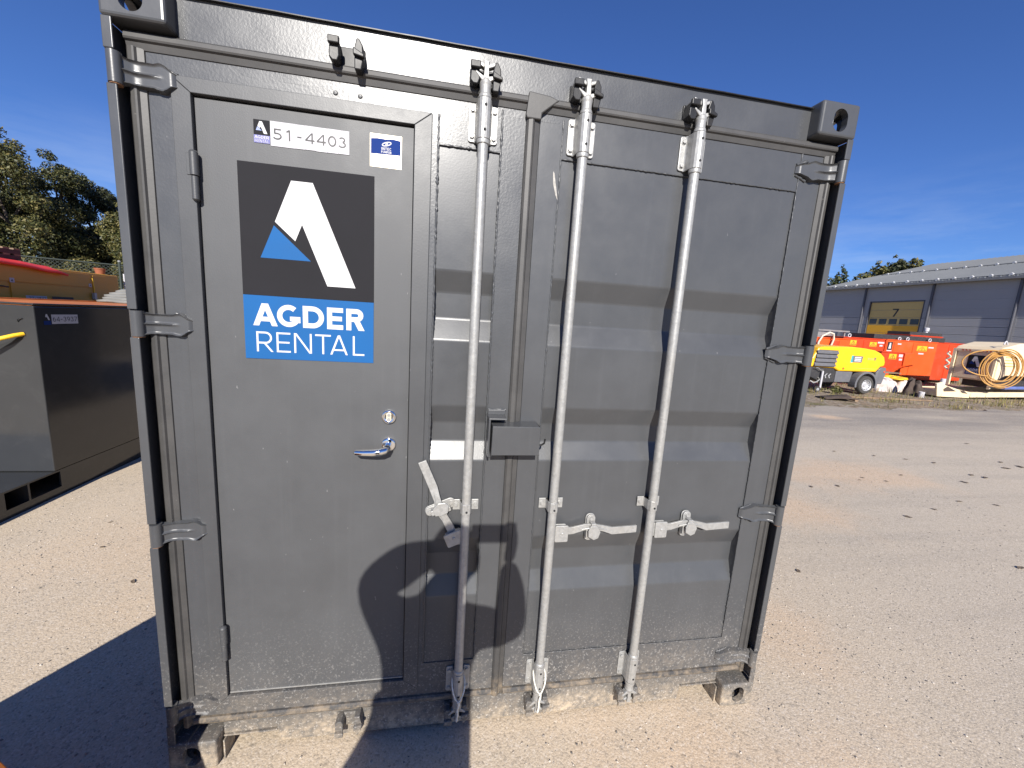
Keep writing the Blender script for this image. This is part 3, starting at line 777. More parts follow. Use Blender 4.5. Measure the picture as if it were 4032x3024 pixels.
# ------------------------------------------------------------------ door hinges (forged straps)
def hinge(sx, z0, z1, tip, seed):
    zc = (z0 + z1) / 2; hh = (z1 - z0) / 2 - 0.001
    rd = random.Random(seed); b = MB()
    b.cyl((1.1995 * sx, 0.0155, z0 + 0.001), (1.1995 * sx, 0.0155, z1 - 0.001), 0.0172, n=22)
    nu, nv = 30, 27
    xa, xb = 1.2, tip                                 # from the knuckle towards the door
    def surf(u, v):
        x = xa + (xb - xa) * u
        # half height: full at the knuckle, waist over the gasket, flare, taper to the tip
        d = abs(x - xa)
        hl = hh - 0.006 * min(1, d / 0.03)
        if d > 0.085: hl += 0.005 * math.sin(min(1, (d - 0.085) / 0.04) * math.pi)
        if d > 0.105: hl -= 0.018 * min(1, (d - 0.105) / max(0.01, abs(xb - xa) - 0.105))
        w = -1 + 2 * v
        rid = max(0, 1 - abs(abs(w) - 0.93) / 0.17) ** 1.3
        mid = max(0, 1 - abs(w) / 0.17) ** 1.2 * max(0, min(1, (0.105 - d) / 0.03))
        amp = 0.010 * max(0.3, 1 - d / 0.2)
        y = 0.026 + 0.010 * min(1, d / 0.05) - amp * max(rid, mid)
        if d < 0.035: y -= 0.016 * (1 - d / 0.035)
        if d > abs(xb - xa) - 0.012: y += 0.012 * (d - (abs(xb - xa) - 0.012)) / 0.012
        edge = max(0, abs(w) - 0.96) / 0.04
        y += 0.016 * edge
        return (x * sx, y, zc + hl * w + 0.0006 * rd.uniform(-1, 1))
    b.grid(nu, nv, surf)
    o = b.build('door_hinge', M['paint'], CONT, smooth=True, angle=70)
    weld([[((tip + 0.050) * sx, 0.0480, zc + 0.036), ((tip + 0.002) * sx, 0.0485, zc + 0.0185)], [((tip + 0.050) * sx, 0.0480, zc - 0.036), ((tip + 0.002) * sx, 0.0485, zc - 0.0185)]], o, 0.0045, seed)
    b = MB(); b.cyl((1.1995 * sx, 0.0160, z0 - 0.0022), (1.1995 * sx, 0.0160, z0 + 0.0012), 0.0150, n=18); b.build('hinge_washer', M['rust'], o)
for i, (a, c) in enumerate(HZ_L): hinge(-1, a, c, 1.060, 40 + i)
for i, (a, c) in enumerate(HZ_R): hinge(1, a, c, 1.028, 60 + i)

# ------------------------------------------------------------------ cam keepers on header and sill
def keeper(cx, cz, up):
    s = 1 if up else -1
    f = lambda x, z: (cx + x, cz + s * z)
    b = MB()
    b.prism([f(-0.050, -0.034), f(0.046, -0.034), f(0.046, 0.026), f(-0.050, 0.026)], XZ, 0.0435, 0.0530)
    b.prism([f(-0.050, -0.026), f(-0.040, -0.036), f(-0.026, -0.036), f(-0.020, -0.022), f(-0.022, 0.020), f(-0.034, 0.028), f(-0.048, 0.018)], XZ, 0.002, 0.046)
    b.prism([f(0.022, -0.050), f(0.042, -0.050), f(0.048, -0.020), f(0.046, 0.016), f(0.036, 0.034), f(0.028, 0.034), f(0.022, 0.010)], XZ, 0.004, 0.046)
    b.prism([f(-0.050, 0.004), f(-0.018, 0.004), f(-0.018, 0.024), f(-0.050, 0.024)], XZ, -0.010, 0.004)
    b.prism([f(0.020, -0.016), f(0.052, -0.022), f(0.052, -0.012), f(0.020, 0.004)], XZ, -0.008, 0.006)
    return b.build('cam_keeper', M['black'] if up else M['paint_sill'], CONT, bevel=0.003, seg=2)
for cx in (-0.587, -0.170, 0.166, 0.585): keeper(cx, 2.490, True)
for cx in (-0.592, -0.172, 0.170, 0.585): keeper(cx, 0.105, False)

# ------------------------------------------------------------------ locking bars
YB = 0.012
BOLTS = {}
def bolt(par, x, y, z, r=0.0078, h=0.007, rot=0.3):
    key = round(r, 5)
    if key not in BOLTS:
        b = MB(); bolt_shape(b, 0, 0, 0, r, h, 0.0); o = b.build('bolt', M['galv'], par, bevel=0.0006); BOLTS[key] = o
    else:
        o = BOLTS[key].copy(); COL.objects.link(o); o.parent = par
    o.location = (x, y, z); o.rotation_euler = (0, rot, 0)
    return o
HOLES = []
def weep(par, x, y, z):
    if not HOLES:
        b = MB(); b.lathe([(0.0005, -0.0012), (0.0042, -0.0012), (0.0042, 0.001)], (0, 0, 0), 'Y', 12); o = b.build('weep_hole', M['void'], par); HOLES.append(o)
    else: o = HOLES[0].copy(); COL.objects.link(o); o.parent = par
    o.location = (x, y, z)
def bolt_shape(b, x, y, z, r=0.0078, h=0.007, rot=0.3):
    pts = [(x + r * math.cos(rot + k * math.pi / 3), z + r * math.sin(rot + k * math.pi / 3)) for k in range(6)]
    b.lathe([(r * 1.35, 0.0), (r * 1.35, -0.0016), (r * 0.9, -0.0018)], (x, y, z), 'Y', 16)
    b.prism(pts, XZ, y - h, y - 0.001)
def rrect(x0, x1, z0, z1, r, n=5):
    out = []
    for cx, cz, a in ((x1 - r, z1 - r, 0), (x0 + r, z1 - r, 90), (x0 + r, z0 + r, 180), (x1 - r, z0 + r, 270)):
        out += [(cx + r * math.cos(R(a + 90 * k / n)), cz + r * math.sin(R(a + 90 * k / n))) for k in range(n + 1)]
    return out
def handle(bar, origin, ang, L, seed, bend=1.0):
    """lever along +u from the hub at origin; u,v plane is the door plane"""
    ca, sa = math.cos(ang), math.sin(ang)
    T = lambda u, v, w: (origin[0] + u * ca - v * sa, w, origin[1] + u * sa + v * ca)
    b = MB()
    b.prism(rrect(-0.030, 0.024, -0.036, 0.034, 0.006), T, 0.010, 0.0185)           # hub plate
    b.prism(rrect(-0.030, 0.020, -0.032, 0.030, 0.006), T, 0.0315, 0.0385)
    b.lathe([(0.0005, -0.003), (0.0055, -0.0025), (0.0065, 0.0)], T(0, 0, 0.010), 'Y', 12)
    hub = b.build('handle_hub', M['galv'], bar, bevel=0.002)
    b = MB()
    cl = [(0.006, 0.000, 0.025), (0.050, 0.004, 0.025), (0.095, 0.020, 0.018), (0.135, 0.022, 0.015), (0.175, 0.012, 0.017), (0.215, -0.002, 0.021), (L, 0.002, 0.022)]
    wd = [0.015, 0.015, 0.013, 0.012, 0.013, 0.0155, 0.0150]
    vs = []
    for (u, v, w), hw in zip(cl, wd):
        v *= bend
        vs += [T(u, v - hw, w), T(u, v + hw, w), T(u, v + hw, w + 0.009), T(u, v - hw, w + 0.009)]
    fs = [(0, 1, 2, 3), tuple(range(len(vs) - 4, len(vs)))]
    for k in range(len(cl) - 1):
        for i in range(4): fs.append((k * 4 + i, k * 4 + (i + 1) % 4, k * 4 + 4 + (i + 1) % 4, k * 4 + 4 + i))
    b.add(vs, fs)
    b.tube([T(0.080, 0.013, 0.016), T(0.13, 0.022, 0.011), T(0.19, 0.006, 0.016)], [0.002, 0.004, 0.002], 6)
    b.build('handle_lever', M['galv'], bar, bevel=0.0022)
    # retainer: base plate, saddle behind, hasp over the lever
    uc = 0.128
    b = MB()
    b.prism([(u + uc, v) for u, v in rrect(-0.023, 0.017, -0.052, 0.066, 0.018)], T, 0.044, 0.0495)
    b.prism([(u + uc, v) for u, v in rrect(-0.020, 0.016, 0.006, 0.064, 0.016)], T, 0.0355, 0.0405)
    b.prism([(uc - 0.014, 0.030), (uc + 0.014, 0.030), (uc + 0.030, 0.004), (uc + 0.022, -0.022), (uc + 0.004, -0.030), (uc - 0.020, -0.016), (uc - 0.022, 0.008)], T, 0.004, 0.0100)
    b.prism([(uc - 0.010, 0.026), (uc + 0.010, 0.026), (uc + 0.010, 0.040), (uc - 0.010, 0.040)], T, 0.006, 0.038)
    b.prism([(uc - 0.024, -0.030), (uc - 0.008, -0.030), (uc - 0.008, 0.006), (uc - 0.024, 0.006)], T, 0.022, 0.044)
    o = b.build('handle_retainer', M['galv'], bar, bevel=0.002)
    for v, yy in ((0.048, 0.0355), (-0.036, 0.044)):
        x, _, z = T(uc - 0.003, v, 0); bolt(bar, x, yy, z, 0.0075)
def lockbar(x, hand, rope, seed):
    rd = random.Random(seed)
    b = MB(); b.cyl((x, YB, 0.15), (x, YB, 2.455), 0.0170, n=28)
    bar = b.build('locking_bar', M['galv'], CONT, smooth=True, angle=60)
    # bearing brackets at both ends
    for zc, s in ((2.357, 1), (0.250, -1)):
        b = MB()
        b.prism(rrect(x - 0.0485, x - 0.014, zc - 0.058, zc + 0.057, 0.009), XZ, 0.0435, 0.0495)
        b.prism(rrect(x + 0.014, x + 0.0485, zc - 0.058, zc + 0.057, 0.009), XZ, 0.0435, 0.0495)
        prof = [(-0.0300, 0.0455), (-0.0245, 0.040), (-0.0228, 0.020), (-0.0215, YB - 0.001), (-0.0165, YB - 0.0145), (-0.0085, YB - 0.0205), (0, YB - 0.0222)]
        prof = prof + [(-a, c) for a, c in reversed(prof[:-1])]
        inner = [(a * 0.84, c + 0.0035) for a, c in prof]
        pp = prof + inner[::-1]
        b.prism(pp, lambda u, v, w: (x + u, v, w), zc - 0.060, zc + 0.060)
        br = b.build('bearing_bracket', M['galv'], bar, bevel=0.0018)
        for bx in (-0.036, 0.036):
            for bz in (-0.040, 0.040): bolt(bar, x + bx, 0.0435, zc + bz, 0.0080, 0.007, rd.uniform(0, 1))
        for bz in (-0.036, 0.036): weep(bar, x + 0.002, YB - 0.0222, zc + bz)
        b = MB(); b.lathe([(0.0172, -0.075), (0.0205, -0.073), (0.0215, -0.066), (0.0210, -0.061)], (x, YB, zc), 'Z', 24)
        b.build('bearing_ring', M['galv'], bar, smooth=True, angle=50)
        b = MB(); b.lathe([(0.0205, 0.061), (0.0212, 0.064), (0.0190, 0.072), (0.0172, 0.074)], (x, YB, zc), 'Z', 24)
        b.build('bearing_ring', M['galv'], bar, smooth=True, angle=50)
        # cam forging
        ze = 2.452 if s > 0 else 0.158
        b = MB()
        b.lathe([(0.0170, -0.010), (0.0182, 0.0), (0.0196, 0.006), (0.0170, 0.016), (0.011, 0.026), (0.0005, 0.028)] if s > 0 else [(0.0170, 0.010), (0.0182, 0.0), (0.0196, -0.006), (0.0170, -0.016), (0.011, -0.026), (0.0005, -0.028)], (x, YB, ze), 'Z', 24)
        g2 = lambda u, v: (x + u, ze + s * v)
        b.prism([g2(-0.009, 0.008), g2(0.009, 0.008), g2(0.007, 0.062), g2(0.010, 0.070), g2(-0.010, 0.070), g2(-0.007, 0.050)], XZ, YB - 0.013, YB + 0.020)
        b.prism([g2(-0.008, 0.008), g2(0.008, 0.008), g2(0.034, 0.026), g2(0.034, 0.034), g2(0.024, 0.030), g2(0.006, 0.026), g2(-0.006, 0.026), g2(-0.026, 0.036), g2(-0.034, 0.042), g2(-0.034, 0.034)], XZ, YB - 0.012, YB + 0.012)
        b.prism([g2(-0.006, 0.052), g2(0.006, 0.052), g2(0.030, 0.062), g2(0.028, 0.072), g2(0.006, 0.066), g2(-0.006, 0.066), g2(-0.034, 0.076), g2(-0.037, 0.068)], XZ, YB - 0.004, YB + 0.016)
        b.build('cam', M['galv'], bar, bevel=0.0028)
    # middle guide clamp
    b = MB()
    pts = [(-0.049, 0.0450), (-0.024, 0.0450), (-0.0205, 0.040), (-0.0200, YB), (-0.0140, YB - 0.0145), (0, YB - 0.0202)]
    pts = pts + [(-a, c) for a, c in reversed(pts[:-1])]
    inn = [(a * (0.999 if abs(a) > 0.045 else 0.86), c + 0.0042) for a, c in pts]
    b.prism(pts + inn[::-1], lambda u, v, w: (x + u, v, w), 0.998, 1.040)
    b.build('guide_clamp', M['galv'], bar, bevel=0.0018)
    for sx in (-1, 1): bolt(bar, x + 0.037 * sx, 0.0450, 1.020, 0.0078, 0.007, rd.uniform(0, 1))
    weep(bar, x + 0.001, YB - 0.0202, 1.012)
    b = MB()
    b.box(x + (0.012 if hand[2] > 0 else -0.040), x + (0.040 if hand[2] > 0 else -0.012), 0.016, 0.034, hand[1] - 0.030, hand[1] + 0.028)
    b.build('handle_lug', M['galv'], bar, bevel=0.002)
    handle(bar, (hand[0], hand[1]), hand[3], hand[4], seed, 0.2 if hand[2] < 0 else 1.0)
    return bar
B1_ = lockbar(-0.170, (-0.211, 0.899, -1, R(112.6), 0.325), True, 1)
B2_ = lockbar(0.168, (0.216, 0.903, 1, R(0.5), 0.322), True, 2)
B3_ = lockbar(0.588, (0.645, 0.907, 1, R(0.5), 0.322), False, 3)

# twine loops tied round the lower bar ends
def twine(x, label):
    t = thing('twine_loop', label, 'twine', (x, -0.01, 0.11))
    b = MB(); rd = random.Random(int(x * 100) + 50)
    o = Vector((x, -0.01, 0.11)); P = []
    for k in range(25):
        a = R(-105 + 390 * k / 24)
    loop = [(-0.001, -0.016, 0.198), (-0.012, -0.014, 0.212), (-0.021, -0.006, 0.235), (-0.0255, 0.006, 0.258), (-0.024, 0.022, 0.275), (-0.012, 0.034, 0.285), (0.004, 0.036, 0.287), (0.016, 0.032, 0.284), (0.024, 0.018, 0.272), (0.0255, 0.004, 0.256), (0.021, -0.008, 0.232), (0.010, -0.015, 0.208), (0.002, -0.017, 0.198)]
    def dense(pts, n=6):
        out = []
        for i in range(len(pts) - 1):
            p0 = Vector(pts[max(0, i - 1)]); p1 = Vector(pts[i]); p2 = Vector(pts[i + 1]); p3 = Vector(pts[min(len(pts) - 1, i + 2)])
            for k in range(n):
                t_ = k / n
                out.append(0.5 * ((2 * p1) + (p2 - p0) * t_ + (2 * p0 - 5 * p1 + 4 * p2 - p3) * t_ ** 2 + (3 * p1 - p0 - 3 * p2 + p3) * t_ ** 3))
        out.append(Vector(pts[-1])); return out
    mv = lambda q: Vector((x + q[0] + 0.002, q[1], q[2])) - o
    pl = [mv(q) for q in dense(loop)]
    b.tube(pl, [0.0031 * rd.uniform(0.88, 1.12) for _ in pl], 8)
    b.build('loop', M['rope'], t, smooth=True, angle=80)
    b = MB(); dn = [mv(q) for q in dense([(0.001, -0.018, 0.205), (0.003, -0.021, 0.190), (-0.001, -0.019, 0.165), (0.000, -0.017, 0.135), (-0.003, -0.015, 0.105)])]
    b.tube(dn, [0.0042 * rd.uniform(0.85, 1.15) for _ in dn], 8); b.build('tail', M['rope'], t, smooth=True, angle=80)
    b = MB(); b.lathe([(0.0005, -0.007), (0.006, -0.004), (0.0065, 0.003), (0.0005, 0.007)], mv((0.001, -0.019, 0.199)), 'Z', 10); b.build('knot', M['rope'], t, smooth=True)
twine(-0.170, 'shaded twine loop tied round the foot of the leftmost locking bar')
twine(0.168, 'sunlit white twine loop tied round the foot of the middle locking bar')

# ------------------------------------------------------------------ padlock box
b = MB()
b.box(-0.092, 0.0825, -0.0375, -0.0345, 1.2455, 1.3520); b.box(-0.092, 0.0825, -0.0345, 0.046, 1.3490, 1.3520)
b.box(-0.092, -0.089, -0.0345, 0.046, 1.2455, 1.3490); b.box(0.0795, 0.0825, -0.0345, 0.046, 1.2455, 1.3490)
LB = b.build('padlock_box', M['paint'], CONT, bevel=0.0025, seg=3)
b = MB()
b.prism([(-0.105, 1.232), (-0.098, 1.232), (-0.098, 1.371), (-0.040, 1.371), (-0.040, 1.377), (-0.105, 1.377)], XZ, -0.020, 0.047)
b.build('box_bracket', M['paint'], LB, bevel=0.002)
b = MB(); b.box(-0.103, -0.038, 0.040, 0.0485, 1.376, 1.395); b.build('box_mount', M['paint'], LB, bevel=0.002)
b = MB(); b.box(-0.090, -0.040, 0.040, 0.0485, 1.208, 1.246); b.build('box_mount', M['paint'], LB, bevel=0.002)
weld([[(-0.102, 0.046, 1.396), (-0.037, 0.046, 1.396)]], LB, 0.004, 5)
b = MB(); b.tube([(0.083, -0.006, 1.278), (0.096, -0.010, 1.276), (0.106, -0.012, 1.284), (0.109, -0.012, 1.300)], 0.0035, 10); b.build('hook', M['black'], LB, smooth=True)

#@@BACKGROUND@@

# ================================================================== surroundings
YZ = lambda u, v, w: (w, u, v)             # 2-D (y, z) extruded along x
XY = lambda u, v, w: (u, v, w)
C3 = lambda *a: tuple(a)
M['steel_dark'] = simple('dark_box_paint', (0.036, 0.037, 0.038), 0.12, var=0.06, scale=3, dirt=0.05, dirtcol=(0.18, 0.18, 0.17))
M['steel_side'] = M['steel_dark']
M['orange_trim'] = simple('orange_rust_paint', (0.55, 0.17, 0.03), 0.45, var=0.25, scale=6, dirt=0.35, dirtcol=(0.25, 0.16, 0.10))
M['ochre'] = simple('ochre_machine_paint', (0.54, 0.27, 0.025), 0.45, var=0.08, scale=2, dirt=0.1)
M['red_tarp'] = simple('red_tarpaulin', (0.78, 0.045, 0.03), 0.5, var=0.1, scale=5, bump=0.4, bscale=14)
M['yellow'] = simple('compressor_yellow', (0.86, 0.47, 0.012), 0.35, var=0.03, scale=2, dirt=0.08)
M['yellow_hose'] = simple('yellow_hose', (0.85, 0.50, 0.02), 0.5, var=0.08)
M['rubber_tyre'] = simple('tyre_rubber', (0.045, 0.043, 0.041), 0.8, var=0.2, scale=30, dirt=0.35)
M['plastic_grey'] = simple('grey_plastic', (0.115, 0.115, 0.125), 0.6, var=0.1, scale=5, dirt=0.2)
M['plastic_black'] = simple('black_plastic', (0.03, 0.029, 0.031), 0.6, var=0.15, scale=8, dirt=0.2)
M['rim'] = simple('wheel_rim_paint', (0.56, 0.56, 0.57), 0.35, 0.4, var=0.06)
M['orange'] = simple('red_orange_paint', (0.68, 0.090, 0.014), 0.42, var=0.06, scale=1.5, dirt=0.12)
M['red_orange'] = simple('deep_red_orange_paint', (0.56, 0.050, 0.012), 0.45, var=0.08, scale=1.5, dirt=0.15)
M['sign_yellow'] = simple('warning_yellow', (0.80, 0.42, 0.02), 0.5, var=0.03)
M['cream'] = simple('cream_machine_paint', (0.74, 0.60, 0.40), 0.5, var=0.05, scale=2, dirt=0.15)
M['hose'] = simple('orange_air_hose', (0.46, 0.24, 0.06), 0.55, var=0.15, scale=12)
M['pale_hose'] = simple('pale_cable', (0.62, 0.56, 0.44), 0.6, var=0.1)
M['bag'] = simple('white_sack', (0.58, 0.50, 0.46), 0.7, var=0.2, scale=3, dirt=0.45, dirtcol=(0.50, 0.27, 0.22), bump=0.5, bscale=8)
M['wood'] = simple('weathered_wood', (0.22, 0.15, 0.095), 0.85, var=0.3, scale=4, bump=0.4, bscale=30)
M['wood_dark'] = simple('charred_board', (0.07, 0.05, 0.04), 0.9, var=0.3, scale=5, bump=0.4, bscale=20)
M['grey_steel'] = simple('grey_steel', (0.20, 0.20, 0.20), 0.5, var=0.15, scale=4, dirt=0.2)
M['blue_steel'] = simple('blue_cylinder', (0.10, 0.14, 0.34), 0.45)
M['tarp_grey'] = simple('grey_canvas', (0.17, 0.17, 0.16), 0.85, var=0.15, scale=6, bump=0.4, bscale=20)
M['teal'] = simple('teal_print', (0.05, 0.36, 0.40), 0.45)
M['gold'] = simple('pale_gold_print', (0.62, 0.42, 0.10), 0.5)
M['signal'] = simple('red_reflector', (0.75, 0.09, 0.03), 0.3)

# ------------------------------------------------------------------ dark skid box on the left
DB = thing('site_box', 'glossy dark grey steel box on a fork skid, numbered 64-3937', 'storage box', (-4.3, 2.4, 0))
def lo(o): o.location = tuple(-x for x in o.parent.location) if o.parent and o.parent.parent is None else (0, 0, 0); return o
X0, X1 = -5.15, -3.48
b = MB(); b.box(X0, X1, 2.385, 6.6, 0.2205, 1.598)
body = lo(b.build('body', M['steel_dark'], DB, bevel=0.008, seg=3))
b = MB()
pl = [(1.35, 0.0), (6.6, 0.0), (6.6, 0.2185), (1.35, 0.2185)]
def side_plate(x, holes, th):
    bb = MB(); ys_ = sorted({1.35, 6.6, *[h for q in holes for h in q[:2]]}); zs_ = sorted({0.0, 0.2185, *[h for q in holes for h in q[2:]]})
    for i in range(len(ys_) - 1):
        for j in range(len(zs_) - 1):
            yc, zc = (ys_[i] + ys_[i + 1]) / 2, (zs_[j] + zs_[j + 1]) / 2
            if any(h[0] < yc < h[1] and h[2] < zc < h[3] for h in holes): continue
            bb.box(x - th, x, ys_[i], ys_[i + 1], zs_[j], zs_[j + 1])
    return bb
pk = [(1.985, 2.155, 0.070, 0.205), (2.170, 2.430, 0.070, 0.205), (4.4, 4.85, 0.070, 0.205)]
lo(side_plate(X1, pk, 0.012).build('skid_beam', M['steel_side'], DB)); lo(side_plate(X0 + 0.012, pk, 0.012).build('skid_beam', M['steel_side'], DB))
b = MB(); b.box(X0 + 0.013, X1 - 0.013, 1.352, 6.598, 0.207, 0.2175); lo(b.build('skid_deck', M['steel_dark'], DB))
b = MB(); b.box(X0 + 0.013, X1 - 0.013, 1.352, 1.364, 0.0, 0.206); lo(b.build('skid_front', M['steel_dark'], DB))
for y in (2.156, 4.55): 
    b = MB(); b.box(X0 + 0.013, X1 - 0.013, y, y + 0.012, 0.0, 0.206); lo(b.build('skid_rib', M['steel_side'], DB))
b = MB(); b.box(X0 + 0.02, X1 - 0.02, 2.40, 6.58, 1.599, 1.606); lo(b.build('top_plate', M['orange_trim'], DB))
for xa, xb, ya, yb in ((X0, X0 + 0.05, 2.385, 6.6), (X1 - 0.05, X1, 2.385, 6.6), (X0 + 0.051, X1 - 0.051, 2.385, 2.43), (X0 + 0.051, X1 - 0.051, 6.55, 6.6)):
    b = MB(); b.box(xa, xb, ya, yb, 1.607, 1.619 if xa > -3.6 or ya < 2.4 else 1.655); lo(b.build('top_rim', M['orange_trim'] if xa < -3.6 and ya > 2.39 or xa == X0 else M['steel_dark'], DB, bevel=0.003))
# number plate and logo on the shaded side
xq = X1 + 0.0015
def sideflat(name, polys, mat, x): 
    b = MB()
    for p_ in polys: b.face([(x, q[0], q[1]) for q in p_])
    return lo(b.build(name, mat, DB, recalc=False))
sideflat('number_plate', [[(2.520, 1.455), (2.762, 1.455), (2.762, 1.532), (2.520, 1.532)]], M['white_tape'], xq)
ktr = 0.062 / 0.4055
trl = lambda x, z: (2.452 + (x + 0.9195) * ktr, 1.449 + (z - 1.5492) * ktr)
sideflat('logo_field', [[trl(-0.9195, 1.5492), trl(-0.514, 1.5492), trl(-0.514, 1.757), trl(-0.9195, 1.757)]], M['faded'] if 'faded' in M else M['navy'], xq)
sideflat('logo_emblem', [[trl(*q) for q in p_] for p_ in w_], M['white'], xq + 0.0005)
write('digit', M['ink'], DB, '64-3937', even(2.530, 2.752, '64-3937', DG, 0.16), 1.474, 0.040, 0.12, lambda y, z, d: (xq + 0.001 + d, y, z))
for o in DB.children:
    if o.name.startswith('digit'): lo(o)
# lashing hole, yellow hose and a small bracket on the sunlit end
b = MB(); b.lathe([(0.0005, -0.002), (0.020, -0.002), (0.020, 0.0)], (-3.574, 2.385, 1.373), 'Y', 20); lo(b.build('cable_hole', M['void'], DB))
b = MB(); b.tube([(-3.572, 2.39, 1.374), (-3.60, 2.345, 1.362), (-3.66, 2.30, 1.335), (-3.76, 2.26, 1.29), (-3.90, 2.24, 1.235), (-4.08, 2.25, 1.19), (-4.25, 2.30, 1.20), (-4.38, 2.38, 1.25)], 0.016, 12)
lo(b.build('yellow_hose', M['yellow_hose'], DB, smooth=True))
b = MB(); b.tube([(-3.592, 2.380, 1.470), (-3.588, 2.372, 1.488), (-3.575, 2.372, 1.497), (-3.562, 2.378, 1.497)], 0.004, 8); lo(b.build('lashing_eye', M['steel_dark'], DB))
# grey canvas folded on top of the box
t = thing('folded_canvas', 'grey canvas folded in layers on the far end of the dark box', 'canvas', (-4.75, 5.45, 1.607))
for k in range(5):
    b = MB(); w = 0.34 - 0.05 * k; d = 0.30 - 0.02 * k
    b.grid(10, 8, lambda u, v: (-d + 2 * d * u + 0.02 * math.sin(k * 2 + v * 5), -w + 2 * w * v, 0.036 * k + 0.032 * (1 - abs(2 * u - 1) ** 6) * (1 - abs(2 * v - 1) ** 6) + 0.006 * math.sin(u * 9 + k) * math.cos(v * 7)))
    o = b.build('fold', M['tarp_grey'], t, smooth=True); s_ = o.modifiers.new('solid', 'SOLIDIFY'); s_.thickness = 0.03; s_.offset = -1; o.location.z = 0.031

# ------------------------------------------------------------------ ochre machine behind it
OM = thing('ochre_machine', 'ochre yellow machine housing behind the dark box, red tarpaulin on its roof', 'machine', (-6.4, 5.0, 0))
XO = -5.62
b = MB(); b.box(-7.3, XO, 2.2, 6.36, 0.35, 2.030); lo(b.build('housing', M['ochre'], OM, bevel=0.02, seg=3))
b = MB(); b.box(-7.2, XO - 0.1, 2.4, 6.2, 0.0, 0.349); lo(b.build('skid', M['plastic_black'], OM))
for (y0, y1, z0, z1) in ((2.4, 4.60, 0.6, 1.795), (4.645, 5.80, 0.6, 1.795), (5.85, 6.10, 0.6, 1.99), (2.4, 5.80, 1.81, 2.0)):
    b = MB(); b.box(XO + 0.001, XO + 0.010, y0, y1, z0, z1); lo(b.build('panel', M['ochre'], OM, bevel=0.003))
b = MB(); b.box(XO + 0.011, XO + 0.014, 4.81, 5.085, 1.585, 1.645); lo(b.build('number_plate', M['white_tape'], OM))
write('digit', M['ink'], OM, '77-3847', even(4.845, 5.075, '77-3847', DG, 0.16), 1.598, 0.032, 0.13, lambda y, z, d: (XO + 0.0148 + d, y, z))
b = MB(); b.box(XO + 0.011, XO + 0.015, 5.16, 5.48, 1.56, 1.645); lo(b.build('vent_grille', M['plastic_black'], OM))
for y, z, s_ in ((4.665, 1.825, 0.028), (5.79, 1.84, 0.024)):
    b = MB(); b.box(XO + 0.011, XO + 0.013, y - s_, y + s_, z - s_, z + s_); lo(b.build('warning_label', M['white_tape'], OM))
    b = MB(); b.face([(XO + 0.0138, y - s_ * .6, z - s_ * .5), (XO + 0.0138, y + s_ * .6, z - s_ * .5), (XO + 0.0138, y, z + s_ * .6)]); lo(b.build('label_symbol', M['plastic_grey'], OM))
b = MB(); b.tube([(XO + 0.02, 4.50, 1.745), (XO + 0.05, 4.51, 1.745), (XO + 0.05, 4.57, 1.738), (XO + 0.02, 4.58, 1.738)], 0.008, 8); lo(b.build('handle', M['plastic_black'], OM))
b = MB(); b.tube([(XO + 0.02, 5.825, 1.95), (XO + 0.03, 5.83, 1.80), (XO + 0.03, 5.825, 1.74)], 0.006, 8); lo(b.build('gas_strut', M['yellow_hose'], OM))
b = MB(); b.box(XO + 0.012, XO + 0.05, 5.80, 5.845, 1.63, 1.73); lo(b.build('latch', M['galv'], OM, bevel=0.004))
for o in OM.children:
    if o.name.startswith('digit'): lo(o)
RT = MB()
def tarp(u, v):
    y = 3.2 + 2.17 * u; x = -6.9 + 1.36 * v
    z = 2.075 + 0.035 * math.sin(u * 9 + v * 3) * (0.3 + v) * 0.6 + 0.02 * mnoise.noise((u * 6, v * 4, 2))
    if v > 0.9: z -= 0.055 * (v - 0.9) / 0.1
    if u > 0.93: z -= 0.04 * (u - 0.93) / 0.07
    return (x, y, z)
RT.grid(40, 22, tarp)
o = RT.build('red_tarpaulin', M['red_tarp'], None, smooth=True, angle=60); s_ = o.modifiers.new('solid', 'SOLIDIFY'); s_.thickness = 0.03
tag(o, 'crumpled bright red tarpaulin lying on the roof of the ochre machine', 'tarpaulin')
t = thing('pallet_stack', 'dark wooden pallet on the ochre machine roof beside the red tarpaulin', 'pallet', (-6.2, 4.75, 2.09))
for k in range(2):
    for i in range(5):
        b = MB(); b.box(-0.38, 0.38, -0.30 + i * 0.132, -0.22 + i * 0.132, 0.055 + k * 0.075, 0.075 + k * 0.075); b.build('board', M['wood'], t)
    for i in range(3):
        b = MB(); b.box(-0.38 + i * 0.34, -0.30 + i * 0.34, -0.30, 0.31, 0.001 + k * 0.075, 0.054 + k * 0.075); b.build('bearer', M['wood_dark'], t)
b = MB(); b.lathe([(0.0005, 0), (0.065, 0), (0.085, 0.10), (0.092, 0.10), (0.092, 0.12), (0.078, 0.12), (0.06, 0.02), (0.0005, 0.02)], (0, 0, 0), 'Z', 24)
M['terracotta'] = simple('terracotta', (0.26, 0.085, 0.04), 0.8)
o = b.build('pot', M['terracotta'], None, smooth=True, angle=40); o.scale = (0.8,) * 3; o.location = (-5.80, 6.26, 2.031); tag(o, 'terracotta orange pot on the right corner of the ochre machine', 'pot')
t = thing('barrier_frame', 'white steel barrier frame standing right of the ochre machine', 'barrier', (-5.7, 6.75, 0))
for y in (-0.12, 0.75):
    b = MB(); b.cyl((0, y, 0), (0, y, 2.08), 0.028, n=12); b.build('upright', M['white_tape'], t, smooth=True, angle=50)
for z in (0.5, 1.1, 1.95):
    b = MB(); b.cyl((0, -0.09, z), (0, 0.72, z), 0.024, n=12); b.build('cross_bar', M['white_tape'], t, smooth=True, angle=50)

